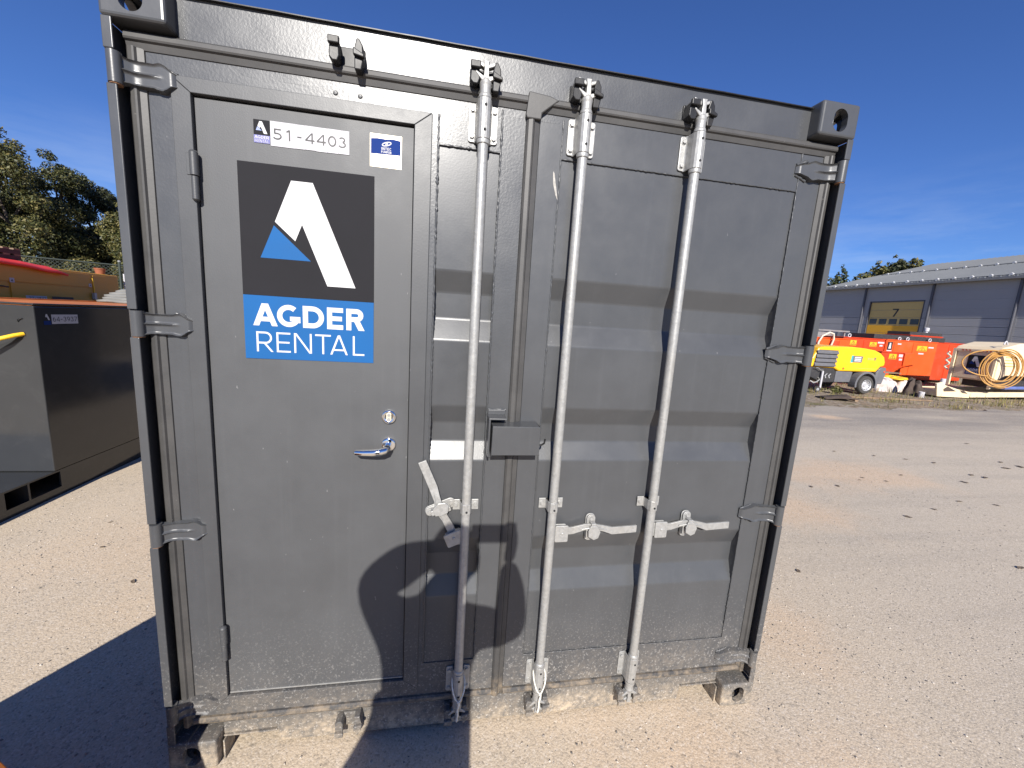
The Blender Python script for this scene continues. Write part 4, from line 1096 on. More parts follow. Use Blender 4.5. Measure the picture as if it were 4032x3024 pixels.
# ------------------------------------------------------------------ fence
FN = thing('mesh_fence', 'tall dark green wire mesh fence in front of the left trees', 'fence', (-12.0, 11.0, 0))
M['fence'] = simple('fence_green', (0.025, 0.035, 0.028), 0.6)
f0, f1 = Vector((-15.5, 8.2, 0)), Vector((-3.0, 15.2, 0)); nseg = 6
for k in range(nseg + 1):
    q = f0.lerp(f1, k / nseg); b = MB(); b.cyl((q.x, q.y, 0), (q.x, q.y, 2.62), 0.03, n=10)
    lo(b.build('fence_post', M['fence'], FN, smooth=True, angle=50))
    b = MB(); b.lathe([(0.034, 0), (0.034, 0.03), (0.0005, 0.05)], (q.x, q.y, 2.62), 'Z', 10); lo(b.build('post_cap', M['galv'], FN))
    if k < nseg:
        r_ = f0.lerp(f1, (k + 1) / nseg); b = MB(); L_ = (r_ - q).length; st = 0.085; n = int(L_ / st)
        for i in range(-int(2.45 / st), n):
            for sg in (0, 1):
                a0, a1 = i * st, i * st + 2.45
                c0, c1 = max(a0, 0), min(a1, L_)
                if c1 <= c0: continue
                za, zb = 0.05 + (c0 - a0), 0.05 + (c1 - a0)
                if sg: za, zb = 2.55 - za, 2.55 - zb
                A = q.lerp(r_, c0 / L_); B = q.lerp(r_, c1 / L_); w = 0.0055
                b.face([(A.x, A.y, za - w), (B.x, B.y, zb - w), (B.x, B.y, zb + w), (A.x, A.y, za + w)])
        tag(lo(b.build('wire_mesh', M['fence'], FN, recalc=False)), kind='stuff')
        b = MB(); b.cyl((q.x, q.y, 2.53), (r_.x, r_.y, 2.53), 0.018, n=8); lo(b.build('top_rail', M['fence'], FN))

# ------------------------------------------------------------------ trees
def leafmat(name, cols, trans=0.25):
    m, nt, p = newmat(name); g = NT(nt)
    ri = g.n('ShaderNodeNewGeometry').outputs['Random Per Island']
    cr = g.n('ShaderNodeValToRGB', ins={0: ri}); e = cr.color_ramp.elements
    e[0].color = cols[0] + (1,); e[1].color = cols[-1] + (1,)
    for k, c in enumerate(cols[1:-1]): el = e.new((k + 1) / (len(cols) - 1)); el.color = c + (1,)
    g.link(cr.outputs[0], p.inputs['Base Color']); p.inputs['Roughness'].default_value = 0.55
    p.inputs['Specular IOR Level'].default_value = 0.35
    return m
M['leaf_a'] = leafmat('leaves_dark_olive', [(0.022, 0.028, 0.009), (0.038, 0.046, 0.014), (0.062, 0.066, 0.020), (0.15, 0.135, 0.05)])
M['leaf_b'] = leafmat('leaves_yellowing', [(0.028, 0.035, 0.010), (0.052, 0.058, 0.016), (0.095, 0.090, 0.025), (0.19, 0.155, 0.055)])
M['leaf_c'] = leafmat('leaves_green', [(0.018, 0.024, 0.009), (0.032, 0.038, 0.013), (0.060, 0.058, 0.02)])
M['needle'] = leafmat('spruce_needles', [(0.026, 0.036, 0.016), (0.045, 0.058, 0.022), (0.075, 0.085, 0.03)])
M['bark'] = simple('bark', (0.12, 0.095, 0.075), 0.95, var=0.3, scale=6, bump=0.6, bscale=20)
def leaf_cloud(name, mat, parent, clumps, nleaf, size, droop=0.25, rnd=None):
    """many small pointed leaf faces spread through clump volumes (centre, radius)"""
    rg = rnd or rng
    w = np.array([c[1] ** 2 for c in clumps]); w = w / w.sum()
    idx = rg.choice(len(clumps), nleaf, p=w)
    cen = np.array([c[0] for c in clumps])[idx]; rad = np.array([c[1] for c in clumps])[idx]
    d = rg.normal(size=(nleaf, 3)); d /= np.linalg.norm(d, axis=1)[:, None]
    rr = rad * rg.random(nleaf) ** 0.42
    p = cen + d * rr[:, None] * np.array([1, 1, 0.85])
    nrm = d + rg.normal(size=(nleaf, 3)) * 0.9; nrm[:, 2] += 0.35; nrm /= np.linalg.norm(nrm, axis=1)[:, None]
    t = np.cross(nrm, rg.normal(size=(nleaf, 3))); t /= np.linalg.norm(t, axis=1)[:, None] + 1e-9
    bt = np.cross(nrm, t); s = size * rg.uniform(0.55, 1.25, nleaf)[:, None]
    v = np.empty((nleaf, 4, 3)); v[:, 0] = p - t * s; v[:, 1] = p + bt * s * 0.45; v[:, 2] = p + t * s; v[:, 3] = p - bt * s * 0.45
    me = bpy.data.meshes.new(name); me.vertices.add(nleaf * 4); me.vertices.foreach_set('co', v.reshape(-1))
    me.loops.add(nleaf * 4); me.loops.foreach_set('vertex_index', np.arange(nleaf * 4, dtype=np.int32))
    me.polygons.add(nleaf); me.polygons.foreach_set('loop_start', np.arange(0, nleaf * 4, 4, dtype=np.int32)); me.polygons.foreach_set('loop_total', np.full(nleaf, 4, dtype=np.int32))
    me.materials.append(mat); me.update(calc_edges=True)
    o = bpy.data.objects.new(name, me); COL.objects.link(o); o.parent = parent
    return o
def broadleaf(x, y, h, r, label, mat, nleaf, leaf, group, seed, base=0.12):
    rd = random.Random(seed); rg = np.random.default_rng(seed)
    t = thing('broadleaf_tree', label, 'tree', (x, y, -0.03), group=group)
    b = MB(); pts = [(0, 0, 0)]
    for k in range(1, 7): pts.append((rd.uniform(-1, 1) * 0.05 * k, rd.uniform(-1, 1) * 0.05 * k, h * 0.92 * k / 6))
    b.tube(pts, [0.13 * h / 7 * (1 - 0.15 * k) for k in range(7)], 10)
    clumps = []
    for k in range(34):
        f = base + (0.97 - base) * (k + rd.random()) / 34; a = rd.uniform(0, 6.283)
        prof = math.sin(min(1, (f - base * 0.5) / 0.42) * math.pi / 2) * (1 - max(0, (f - 0.45) / 0.56) ** 1.6) + 0.08
        q = r * prof * rd.uniform(0.45, 1.0)
        c = (q * math.cos(a), q * math.sin(a), h * f); clumps.append((c, max(0.30, r * rd.uniform(0.26, 0.46) * (1.05 - 0.45 * f))))
        i = min(5, int(f * 6)); s0 = Vector(pts[max(0, i - 0)]) ; b.tube([s0, s0.lerp(Vector(c), 0.5) + Vector((0, 0, 0.05 * h * rd.random())), c], [0.035 * h / 7, 0.02 * h / 7, 0.006], 6)
    for k in range(34):                                     # thin shoots breaking the outline
        a = rd.uniform(0, 6.283); f = rd.uniform(0.5, 1.06); q = r * rd.uniform(0.2, 1.0) * (1.22 - f * 0.95)
        clumps.append(((q * math.cos(a), q * math.sin(a), h * f), r * rd.uniform(0.06, 0.13)))
    b.build('trunk', M['bark'], t, smooth=True, angle=80)
    leaf_cloud('crown', mat, t, clumps, nleaf, leaf, rnd=rg)
    return t
def at(az, r, z=0): return (CAM.x + r * math.sin(R(az)), CAM.y + r * math.cos(R(az)))
TL = [(-50.0, 23, 6.9, 2.9, 'leaf_a'), (-44.6, 24, 7.6, 2.8, 'leaf_a'), (-41.2, 22, 6.75, 2.2, 'leaf_b'), (-38.3, 24, 6.95, 2.1, 'leaf_a'), (-35.9, 25, 6.85, 1.8, 'leaf_c'), (-33.6, 22, 5.15, 1.7, 'leaf_b'), (-30.5, 24, 5.6, 2.2, 'leaf_a'), (-26.0, 25, 6.0, 2.4, 'leaf_c'), (-40.0, 28, 5.8, 2.6, 'leaf_c'), (-36.2, 28.5, 5.0, 2.4, 'leaf_a')]
labs = ['large dark olive tree well outside the left edge, behind the fence', 'tallest dark tree at the left edge behind the red tarpaulin', 'yellowing broadleaf tree directly above the red tarpaulin', 'dark olive tree with a spiky top in the middle of the left row', 'narrow green tree on the sloping right shoulder of the left row', 'low yellowish tree just left of the container post', 'dark tree hidden behind the left container post', 'green tree standing behind the grey container', 'green tree filling the gap low between the left trees', 'dark tree filling the gap behind the mesh fence']
for k, (az, r_, h, rad, mt) in enumerate(TL):
    x, y = at(az, r_); broadleaf(x, y, h * 0.935, rad, labs[k], M[mt], 60000 if 1 <= k <= 5 else 12000, 0.052 if 1 <= k <= 5 else 0.10, 'trees along the left fence', 100 + k, base=0.05)
def spruce(x, y, h, r, label, seed, n=5000, leaf=0.5):
    rd = random.Random(seed); t = thing('spruce_tree', label, 'tree', (x, y, -0.03), group='trees behind the hall')
    b = MB(); b.cyl((0, 0, 0), (0, 0, h * 0.98), 0.016 * h, 0.01, n=8); b.build('trunk', M['bark'], t)
    cl = []
    for k in range(70):
        f = 0.10 + 0.88 * k / 70; a = k * 2.4 + rd.random(); q = r * (1 - f) * rd.uniform(0.55, 1.1)
        cl.append(((q * math.cos(a), q * math.sin(a), h * f - 0.25 * q), max(0.14, 0.42 * r * (1 - f) + 0.10)))
    cl.append(((0, 0, h * 0.985), 0.14)); cl.append(((0, 0, h), 0.08))
    leaf_cloud('crown', M['needle'], t, cl, n, leaf, rnd=np.random.default_rng(seed))
x, y = at(48.1, 82); spruce(x, y, 13.4, 5.0, 'pointed spruce rising left of the hall roof', 201, 14000, 0.30)
x, y = at(46.2, 84); broadleaf(x, y, 12.6, 5.0, 'rounded tree tight against the right container post', M['leaf_b'], 7000, 0.30, 'trees behind the hall', 203, base=0.1)
x, y = at(49.4, 86); spruce(x, y, 12.2, 4.6, 'shorter spruce right of the pointed spruce behind the hall', 202, 12000, 0.30)
for k, (az, r_, h, rad, lb) in enumerate([(51.0, 92, 14.2, 4.6, 'broad tree showing above the left slope of the hall roof'), (52.4, 94, 15.6, 4.0, 'tallest tree top above the left slope of the hall roof'), (53.6, 96, 15.4, 3.6, 'small tree top where the hall roof line rises'), (44.0, 90, 12.5, 5.0, 'tree behind the container beyond the hall end')]):
    x, y = at(az, r_); broadleaf(x, y, h, rad, lb, M['leaf_c'] if k % 2 else M['leaf_b'], 6500, 0.34, 'trees behind the hall', 210 + k, base=0.1)
# wooded skyline beyond the yard, one continuous mass
cl = []
for k in range(150):
    az = -62 + 150 * k / 150
    if 40 < az < 66: continue
    x, y = at(az, 120 + 20 * random.random()); hh = random.uniform(4, 8); cl.append(((x, y, hh * 0.55), hh * 0.62)); cl.append(((x + 2, y, hh * 0.3), hh * 0.5))
o = leaf_cloud('far_woodland', M['leaf_c'], None, cl, 26000, 0.8); tag(o, 'low wooded skyline far behind the yard', 'woodland', kind='stuff')

# ------------------------------------------------------------------ the hall
HALL = thing('industrial_hall', 'long grey steel hall with a yellow door numbered 7', 'building', (50.0, 15.0, 0))
HX, HE, HR, ZE, ZR = 36.73, 33.75, 50.3, 6.62, 10.15       # wall plane, far end, ridge plane, eave and ridge heights
Y0H = -14.0
M['clad_up'] = simple('blue_grey_cladding', (0.30, 0.298, 0.305), 0.5, var=0.03, scale=0.5)
M['clad_lo'] = simple('grey_cladding', (0.365, 0.355, 0.35), 0.5, var=0.04, scale=0.5)
M['roof'] = simple('grey_roof_sheet', (0.125, 0.130, 0.135), 0.55, var=0.06, scale=0.3)
M['pipe'] = simple('dark_downpipe', (0.07, 0.07, 0.085), 0.5)
M['door_y'] = simple('yellow_sectional_door', (0.80, 0.40, 0.02), 0.5, var=0.03)
M['door_top'] = simple('ochre_sectional_door', (0.58, 0.41, 0.14), 0.5, var=0.03)
M['glass_dark'] = simple('dark_glazing', (0.03, 0.03, 0.04), 0.1)
b = MB(); b.box(HX + 0.12, 64.0, Y0H, HE, 0, ZE - 0.02); lo(b.build('core', M['clad_lo'], HALL))
PY = [33.72, 29.17, 24.13, 19.34, 14.4, 9.4, 4.4, -0.6, -5.6, -10.6, Y0H]
DY0, DY1, DZ = 24.62, 28.62, 5.12                           # sectional door opening
for k in range(len(PY) - 1):
    ya, yb = PY[k + 1] + 0.02, PY[k] - 0.02
    spans = [(ya, yb)] if k != 1 else [(ya, DY0 - 0.03), (DY1 + 0.03, yb)]
    for (a, c) in spans:
        if c - a < 0.05: continue
        for r_ in range(4):
            z0 = 3.82 + r_ * 0.665
            b = MB(); b.box(HX, HX + 0.1, a, c, z0 + 0.002, z0 + 0.663); lo(b.build('wall_panel', M['clad_up'], HALL))
        for r_ in range(6):
            z0 = 0.3 + r_ * 0.586
            b = MB(); n = 5
            b.prism([(z0 + 0.004, 0.1)] + [q for i in range(n) for q in ((z0 + 0.004 + 0.578 * i / n, 0.0), (z0 + 0.578 * (i + 0.75) / n, 0.0), (z0 + 0.578 * (i + 0.85) / n, 0.006))] + [(z0 + 0.582, 0.1)], lambda u, v, w: (HX + v, w, u), a, c)
            lo(b.build('wall_panel', M['clad_lo'], HALL))
    if k == 1:
        b = MB(); b.box(HX, HX + 0.1, DY0 - 0.03, DY1 + 0.03, DZ + 0.05, 3.82 + 4 * 0.665); lo(b.build('wall_panel', M['clad_up'], HALL))
b = MB(); b.box(HX - 0.02, HX + 0.11, Y0H, HE, 0, 0.30); lo(b.build('plinth', M['grey_steel'], HALL))
# sectional door, its panes and the figure 7
dr_ = MB(); dr_.box(HX + 0.13, HX + 0.16, DY0, DY1, 0.0, DZ); DOOR = lo(dr_.build('sectional_door', M['door_y'], HALL))
for k in range(8):
    z0 = DZ * k / 8
    b = MB(); b.box(HX + 0.085, HX + 0.129, DY0 + 0.02, DY1 - 0.02, z0 + 0.012, z0 + DZ / 8 - 0.012); b.build('door_section', M['door_top'] if k >= 5 else M['door_y'], DOOR, bevel=0.006)
for k in range(5):
    yc = DY0 + 0.42 + (DY1 - DY0 - 0.84) * k / 4
    b = MB(); b.box(HX + 0.070, HX + 0.084, yc - 0.30, yc + 0.30, 3.30, 3.74); b.build('door_window', M['glass_dark'], DOOR, bevel=0.02)
b = MB()
for poly in glyph('7', 0.6, 0.15): b.face([(HX + 0.079, 26.80 - v[0] * 0.78, 3.92 + v[1] * 0.66) for v in poly])
b.build('door_number', M['ink'], DOOR, recalc=False)
for y in (DY0 - 0.06, DY1 + 0.005):
    b = MB(); b.box(HX - 0.03, HX + 0.128, y, y + 0.055, 0.0, DZ + 0.04); lo(b.build('door_jamb', M['pipe'], HALL))
b = MB(); b.box(HX - 0.03, HX + 0.128, DY0 - 0.06, DY1 + 0.06, DZ + 0.041, DZ + 0.10); lo(b.build('door_lintel', M['pipe'], HALL))
for y in PY[1:-1]:
    b = MB(); b.tube([(HX + 0.0, y, ZE - 0.02), (HX - 0.08, y, ZE - 0.25), (HX - 0.09, y, ZE - 0.4), (HX - 0.09, y, 0.05)], 0.085, 10); lo(b.build('downpipe', M['pipe'], HALL, smooth=True, angle=50))
    b = MB(); b.box(HX - 0.006, HX - 0.002, y - 0.16, y + 0.16, 0.3, ZE - 0.1); lo(b.build('column_cover', M['clad_lo'], HALL))
# small side door
b = MB(); b.box(HX - 0.05, HX - 0.005, 31.15, 32.15, 0.05, 2.55); SD = lo(b.build('side_door', M['clad_lo'], HALL))
for a in ((31.07, 31.15, 0.05, 2.63), (32.15, 32.23, 0.05, 2.63), (31.15, 32.15, 2.55, 2.63)):
    b = MB(); b.box(HX - 0.07, HX - 0.004, *a); b.build('door_frame', M['pipe'], SD)
b = MB(); b.lathe([(0.0005, -0.06), (0.10, -0.05), (0.12, 0.0)], (HX - 0.01, 31.9, 2.15), 'X', 12); b.build('door_lamp', M['white'], SD)
# roof: two slopes, gutter, snow guards
sl = (ZR - ZE) / (HR - HX)
b = MB(); n = 120
for k in range(n):
    ya = Y0H - 0.3 + (HE - Y0H + 0.6) * k / n; yb = Y0H - 0.3 + (HE - Y0H + 0.6) * (k + 1) / n; ym = yb - (yb - ya) * 0.12
    f = lambda x, y, e: (x, y, ZE + 0.05 + (min(x, 2 * HR - x) - HX) * sl + e)
    for xa, xb in ((HX - 0.35, HR), (HR, 2 * HR - HX + 0.35)):
        b.face([f(xa, ya, 0), f(xb, ya, 0), f(xb, ym, 0), f(xa, ym, 0)]); b.face([f(xa, ym, 0), f(xb, ym, 0), f(xb, yb, 0.05), f(xa, yb, 0.05)])
lo(b.build('roof', M['roof'], HALL, recalc=False))
b = MB(); b.prism([(HE + 0.0, 0)] * 0 + [(HX, 0), (HX, ZE), (HR, ZR), (2 * HR - HX, ZE), (2 * HR - HX, 0)], lambda u, v, w: (u, w, v), HE, HE - 0.1); lo(b.build('gable_wall', M['clad_up'], HALL))
b = MB(); b.prism([(HX - 0.46, ZE - 0.22), (HX - 0.02, ZE - 0.22), (HX - 0.02, ZE - 0.03), (HX - 0.40, ZE - 0.10), (HX - 0.46, ZE - 0.06)], lambda u, v, w: (u, w, v), Y0H, HE + 0.3); lo(b.build('gutter', M['grey_steel'], HALL))
SG = None
for row, xr in ((0, HX - 0.15), (1, HX + 6.9)):
    yy = HE - 0.6
    while yy > 12.0:
        if SG is None:
            b = MB(); b.prism([(-0.09, 0), (0.09, 0), (0.09, 0.10), (0.0, 0.17), (-0.09, 0.10)], lambda u, v, w: (w, u, v), -0.07, 0.07); o = b.build('snow_guard', M['white'], HALL); SG = o
        else: o = SG.copy(); COL.objects.link(o); o.parent = HALL
        o.location = (xr - 50.0, yy - 15.0, ZE + 0.07 + (xr - HX) * sl); yy -= 1.02
    b = MB(); b.cyl((xr - 0.02, HE, ZE + 0.11 + (xr - HX) * sl), (xr - 0.02, Y0H, ZE + 0.11 + (xr - HX) * sl), 0.03, n=6); lo(b.build('snow_rail', M['roof'], HALL))

# ------------------------------------------------------------------ yellow towable compressor
YC = thing('towable_compressor', 'bright yellow towable compressor with dark louvred nose and one visible road wheel', 'compressor', (13.0, 10.2, 0))
ya, yb = 9.56, 10.86
prof = [(11.40, 0.82), (11.43, 1.11), (11.60, 1.44), (11.80, 1.49), (12.34, 1.515), (12.90, 1.53), (13.40, 1.505), (13.81, 1.46), (14.06, 1.37), (14.22, 1.25), (14.29, 1.08), (14.28, 0.95), (14.13, 0.91), (13.98, 0.735), (13.0, 0.72), (12.52, 0.715), (12.33, 0.80)]
b = MB(); b.prism(prof, XZ, ya, yb); lo(b.build('canopy', M['yellow'], YC, bevel=0.05, seg=4, angle=50))
b = MB(); b.box(13.15, 14.12, ya - 0.004, ya + 0.02, 0.835, 0.845); lo(b.build('canopy_seam', M['gold'], YC))
gr = [(11.49, 0.84), (11.52, 1.10), (11.62, 1.385), (12.355, 1.385), (12.30, 0.84)]
b = MB(); b.prism(gr, XZ, ya - 0.006, ya + 0.05); lo(b.build('grille', M['plastic_black'], YC))
for k in range(4):
    z = 0.88 + k * 0.135; b = MB(); b.prism([(0, 0), (-0.045, -0.02), (-0.045, 0.03), (0.0, 0.085)], lambda u, v, w: (w, ya - 0.007 + u, z + v), 11.50 + 0.012 * k, 12.30 + 0.012 * k); lo(b.build('louvre', M['plastic_grey'], YC))
b = MB(); b.prism([(11.45, 0.50), (11.45, 0.815), (12.33, 0.79), (12.42, 0.70), (12.42, 0.34), (11.95, 0.32)], XZ, ya + 0.02, yb - 0.02); lo(b.build('nose_shell', M['plastic_black'], YC, bevel=0.02))
b = MB(); b.prism([(12.425, 0.345), (12.425, 0.71), (13.08, 0.71), (13.02, 0.36)], XZ, ya + 0.005, yb - 0.005); lo(b.build('side_skirt', M['plastic_grey'], YC, bevel=0.02))
for dx in (0, 0.14):
    b = MB(); b.prism([(12.02 + dx, 0.55), (12.09 + dx, 0.62), (12.12 + dx, 0.62), (12.05 + dx, 0.55), (12.09 + dx, 0.47), (12.06 + dx, 0.47)], XZ, ya + 0.012, ya + 0.019); lo(b.build('chevron', M['rim'], YC))
b = MB(); b.prism([(13.99, 0.33), (13.99, 0.725), (14.14, 0.90), (14.36, 0.905), (14.39, 0.70), (14.30, 0.34)], XZ, ya - 0.01, yb + 0.01); lo(b.build('rear_shell', M['plastic_grey'], YC, bevel=0.03, seg=3))
arcs = arc(13.57, 0.31, 0.44, 0.44, 195, -15, 18); arci = arc(13.57, 0.31, 0.37, 0.37, -15, 195, 18)
b = MB(); b.prism(arcs + arci, XZ, ya - 0.10, ya + 0.15); lo(b.build('mudguard', M['plastic_grey'], YC, bevel=0.012))
def wheel(y, s):
    b = MB(); b.lathe([(0.185, -0.085), (0.235, -0.095), (0.278, -0.085), (0.300, -0.055), (0.305, 0.0), (0.300, 0.055), (0.278, 0.085), (0.235, 0.095), (0.185, 0.085)], (13.57, y, 0.300), 'Y', 40)
    w = lo(b.build('wheel', M['rubber_tyre'], YC, smooth=True, angle=40))
    b = MB(); b.lathe([(0.0005, -0.045 * s), (0.055, -0.05 * s), (0.06, -0.03 * s), (0.10, -0.022 * s), (0.135, -0.055 * s), (0.150, -0.055 * s), (0.168, -0.03 * s), (0.180, -0.082 * s), (0.190, -0.090 * s), (0.192, 0.06 * s)], (13.57, y, 0.300), 'Y', 40)
    b.build('rim', M['rim'], w, smooth=True, angle=30)
    for k in range(12):
        a = k * math.pi / 6; b = MB(); b.lathe([(0.0005, -0.059 * s), (0.014, -0.059 * s), (0.014, -0.05 * s)], (13.57 + 0.143 * math.cos(a), y, 0.300 + 0.143 * math.sin(a)), 'Y', 8); b.build('rim_slot', M['void'], w)
wheel(9.54, 1); wheel(10.88, -1)
b = MB(); b.cyl((13.57, 9.6, 0.30), (13.57, 10.8, 0.30), 0.035, n=10); lo(b.build('axle', M['plastic_black'], YC))
b = MB(); b.prism([(10.4, 0.40), (12.0, 0.34), (12.0, 0.42), (10.4, 0.47)], XZ, 10.16, 10.26); lo(b.build('drawbar', M['plastic_black'], YC))
b = MB(); b.cyl((11.84, 9.50, 0.16), (11.84, 9.50, 0.70), 0.030, n=14); b.cyl((11.84, 9.50, 0.10), (11.84, 9.50, 0.16), 0.022, n=10); lo(b.build('jockey_post', M['white_tape'], YC, smooth=True, angle=50))
b = MB(); b.tube([(11.84, 9.50, 0.70), (11.84, 9.50, 0.73), (11.74, 9.49, 0.73), (11.62, 9.48, 0.80), (11.53, 9.48, 0.80)], 0.012, 8); lo(b.build('jockey_crank', M['galv'], YC))
b = MB(); b.lathe([(0.045, -0.03), (0.095, -0.035), (0.10, 0.0), (0.095, 0.035), (0.045, 0.03)], (11.74, 9.50, 0.10), 'Y', 20); jw = lo(b.build('jockey_wheel', M['rubber_tyre'], YC, smooth=True, angle=40))
b = MB(); b.lathe([(0.0005, -0.04), (0.046, -0.032), (0.046, 0.03)], (11.74, 9.50, 0.10), 'Y', 16); b.build('rim', M['rim'], jw)
b = MB(); b.tube([(11.55, 9.62, 0.36), (11.62, 9.55, 0.30), (11.72, 9.54, 0.34), (11.82, 9.55, 0.42), (11.75, 9.55, 0.48)], 0.022, 8); lo(b.build('coupling', M['galv'], YC))
# badge and print
yp_ = ya - 0.003
def yflat(name, polys, mat, y=yp_, par=YC):
    b = MB()
    for p_ in polys: b.face([(q[0], y, q[1]) for q in p_])
    return lo(b.build(name, mat, par, recalc=False))
yflat('badge_edge', [[(12.89, 1.02), (12.99, 1.02), (12.99, 1.25), (12.91, 1.25)]], M['teal']); yflat('badge', [[(12.97, 1.03), (13.33, 1.03), (13.35, 1.24), (12.97, 1.24)]], M['plastic_grey'], yp_ - 0.001)
for k in range(3): yflat('badge_bar', [[(13.03, 1.065 + k * 0.055), (13.29, 1.065 + k * 0.055), (13.29, 1.10 + k * 0.055), (13.03, 1.10 + k * 0.055)]], M['white'], yp_ - 0.002)
for x, z in ((12.66, 0.81), (14.30, 0.76)):
    b = MB(); b.lathe([(0.0005, -0.02), (0.028, -0.012), (0.032, 0.0)], (x, ya - 0.004 if x < 14 else ya - 0.012, z), 'Y', 14); lo(b.build('reflector', M['signal'], YC))
for k, x in enumerate((13.55, 13.64, 13.72)): yflat('print_bar', [[(x, 1.13), (x + 0.065, 1.13), (x + 0.065, 1.20), (x, 1.20)]], M['gold'], yp_ - 0.001)
write('letter', M['plastic_grey'], YC, 'V', [(13.80, 13.88)], 1.12, 0.10, 0.3, lambda x, z, d: (x, yp_ - 0.001 - d, z))
for o in YC.children:
    if o.name.startswith('letter'): lo(o)

# ------------------------------------------------------------------ red-orange equipment boxes
def orange_box(label, x0, x1, y, dep, z0, z1, mat, triangles=(), seams=(), lid=None, plates=(), eyes=(), name='equipment_box'):
    t = thing(name, label, 'equipment box', ((x0 + x1) / 2, y + dep / 2, 0), group='red-orange equipment boxes')
    b = MB(); b.box(x0, x1, y, y + dep, z0, z1); lo(b.build('housing', M[mat], t, bevel=0.012))
    if z0 > 0.02:
        for xa in (x0 + 0.05, x1 - 0.2): b = MB(); b.box(xa, xa + 0.15, y + 0.05, y + dep - 0.05, 0, z0 - 0.001); lo(b.build('foot', M['plastic_black'], t))
    xs_ = [x0] + list(seams) + [x1]
    for a, c in zip(xs_[:-1], xs_[1:]): b = MB(); b.box(a + 0.02, c - 0.02, y - 0.018, y - 0.001, max(z0, 0.08) + 0.04, z1 - 0.06); lo(b.build('side_panel', M[mat], t, bevel=0.005))
    b = MB(); b.box(x0 - 0.01, x1 + 0.01, y - 0.03, y + dep + 0.03, z1 + 0.001, z1 + 0.035); lo(b.build('top_rim', M[mat], t, bevel=0.006))
    for xa, xb, za, zb in triangles:
        b = MB(); b.box(xa, xb, y - 0.022, y - 0.019, za, zb); sg = lo(b.build('warning_sign', M['sign_yellow'], t)); w = xb - xa; h = zb - za
        ring = [(xa + w * .5, za + h * .88), (xa + w * .10, za + h * .14), (xa + w * .90, za + h * .14), (xa + w * .5, za + h * .88)]
        b = MB()
        for q in ribbon(ring, 0.022): b.face([(v[0], y - 0.0235, v[1]) for v in q])
        for q in ribbon([(xa + w * .54, za + h * .66), (xa + w * .44, za + h * .42), (xa + w * .56, za + h * .42), (xa + w * .46, za + h * .22)], 0.018): b.face([(v[0], y - 0.0245, v[1]) for v in q])
        b.build('warning_symbol', M['ink'], sg, recalc=False)
    for xa, xb, za, zb in plates: b = MB(); b.box(xa, xb, y - 0.022, y - 0.019, za, zb); lo(b.build('data_plate', M['white_tape'], t))
    for x, z in eyes: b = MB(); b.tube([(x + 0.07 * math.cos(a * math.pi / 6), y - 0.01, z + 0.07 * math.sin(a * math.pi / 6)) for a in range(13)], 0.02, 8); lo(b.build('lifting_eye', M['white_tape'], t))
    if lid: b = MB(); b.box(lid[0], lid[1], y + 0.1, y + dep, z1 + 0.036, lid[2]); lo(b.build('deck_cover', M['plastic_black'], t, bevel=0.015))
    return t
o1 = orange_box('orange box at the far left, half behind the yellow compressor, pale cable arched over it', 14.45, 16.22, 12.5, 1.1, 0.1, 1.76, 'orange', seams=(15.22, 15.68), plates=())
b = MB(); b.box(15.24, 15.66, 12.476, 12.481, 0.2, 1.68); lo(b.build('recess_panel', M['red_orange'], o1))
b = MB(); b.tube([(14.62, 12.42, 1.2), (14.60, 12.40, 1.6), (14.72, 12.38, 1.85), (15.0, 12.36, 2.0), (15.2, 12.36, 1.95), (15.27, 12.38, 1.75), (15.2, 12.40, 1.4), (15.1, 12.42, 1.2)], 0.035, 8); lo(b.build('arched_cable', M['pale_hose'], o1, smooth=True))
orange_box('long red-orange box with two warning triangles behind the yellow compressor', 17.03, 19.26, 13.5, 1.2, 0.12, 1.85, 'red_orange', [(17.39, 17.72, 1.53, 1.75), (18.44, 18.81, 1.52, 1.72)], (18.1,), plates=((18.86, 19.2, 1.68, 1.75), (18.98, 19.14, 1.55, 1.62)), eyes=((17.3, 1.95),))
t = orange_box('narrow orange end cabinet carrying a small company logo', 19.28, 19.70, 13.46, 1.2, 0.12, 1.86, 'orange')
b = MB(); b.box(19.35, 19.62, 13.437, 13.441, 1.42, 1.78); lo(b.build('logo_field', M['ink'], t))
b = MB(); b.face([(19.42, 13.435, 1.48), (19.46, 13.435, 1.74), (19.53, 13.435, 1.74), (19.56, 13.435, 1.48)]); lo(b.build('logo_emblem', M['white'], t))
b = MB(); b.box(19.35, 19.62, 13.436, 13.4365, 1.37, 1.415); lo(b.build('logo_band', M['white_tape'], t))
orange_box('tall bright orange box with one large warning triangle, shadow across its lower corner', 19.76, 22.2, 13.5, 1.3, 0.12, 1.86, 'orange', [(21.07, 21.63, 1.45, 1.68)], (20.82,), plates=((19.95, 20.15, 1.68, 1.74), (21.7, 22.0, 1.6, 1.66), (21.2, 21.5, 1.3, 1.36)), eyes=((20.0, 1.94), (20.45, 1.95), (21.7, 1.96)), lid=(18.75, 22.75, 2.10))
t = orange_box('low orange box in front with a warning triangle, right of the yellow compressor', 17.9, 19.04, 12.5, 0.95, 0.25, 1.33, 'red_orange', [(18.28, 18.66, 1.06, 1.28)], plates=((18.78, 18.98, 1.16, 1.28), (18.82, 18.98, 1.02, 1.1)))
b = MB(); b.prism([(19.05, 0.78), (19.50, 0.86), (19.50, 1.36), (19.05, 1.34)], XZ, 12.44, 13.3); lo(b.build('end_cabinet', M['orange'], t, bevel=0.015))
b = MB(); b.prism([(18.5, 0.5), (19.05, 0.74), (19.5, 0.82), (19.5, 0.85), (19.05, 0.775), (18.5, 0.54)], XZ, 12.40, 12.47); lo(b.build('corner_stay', M['orange'], t))
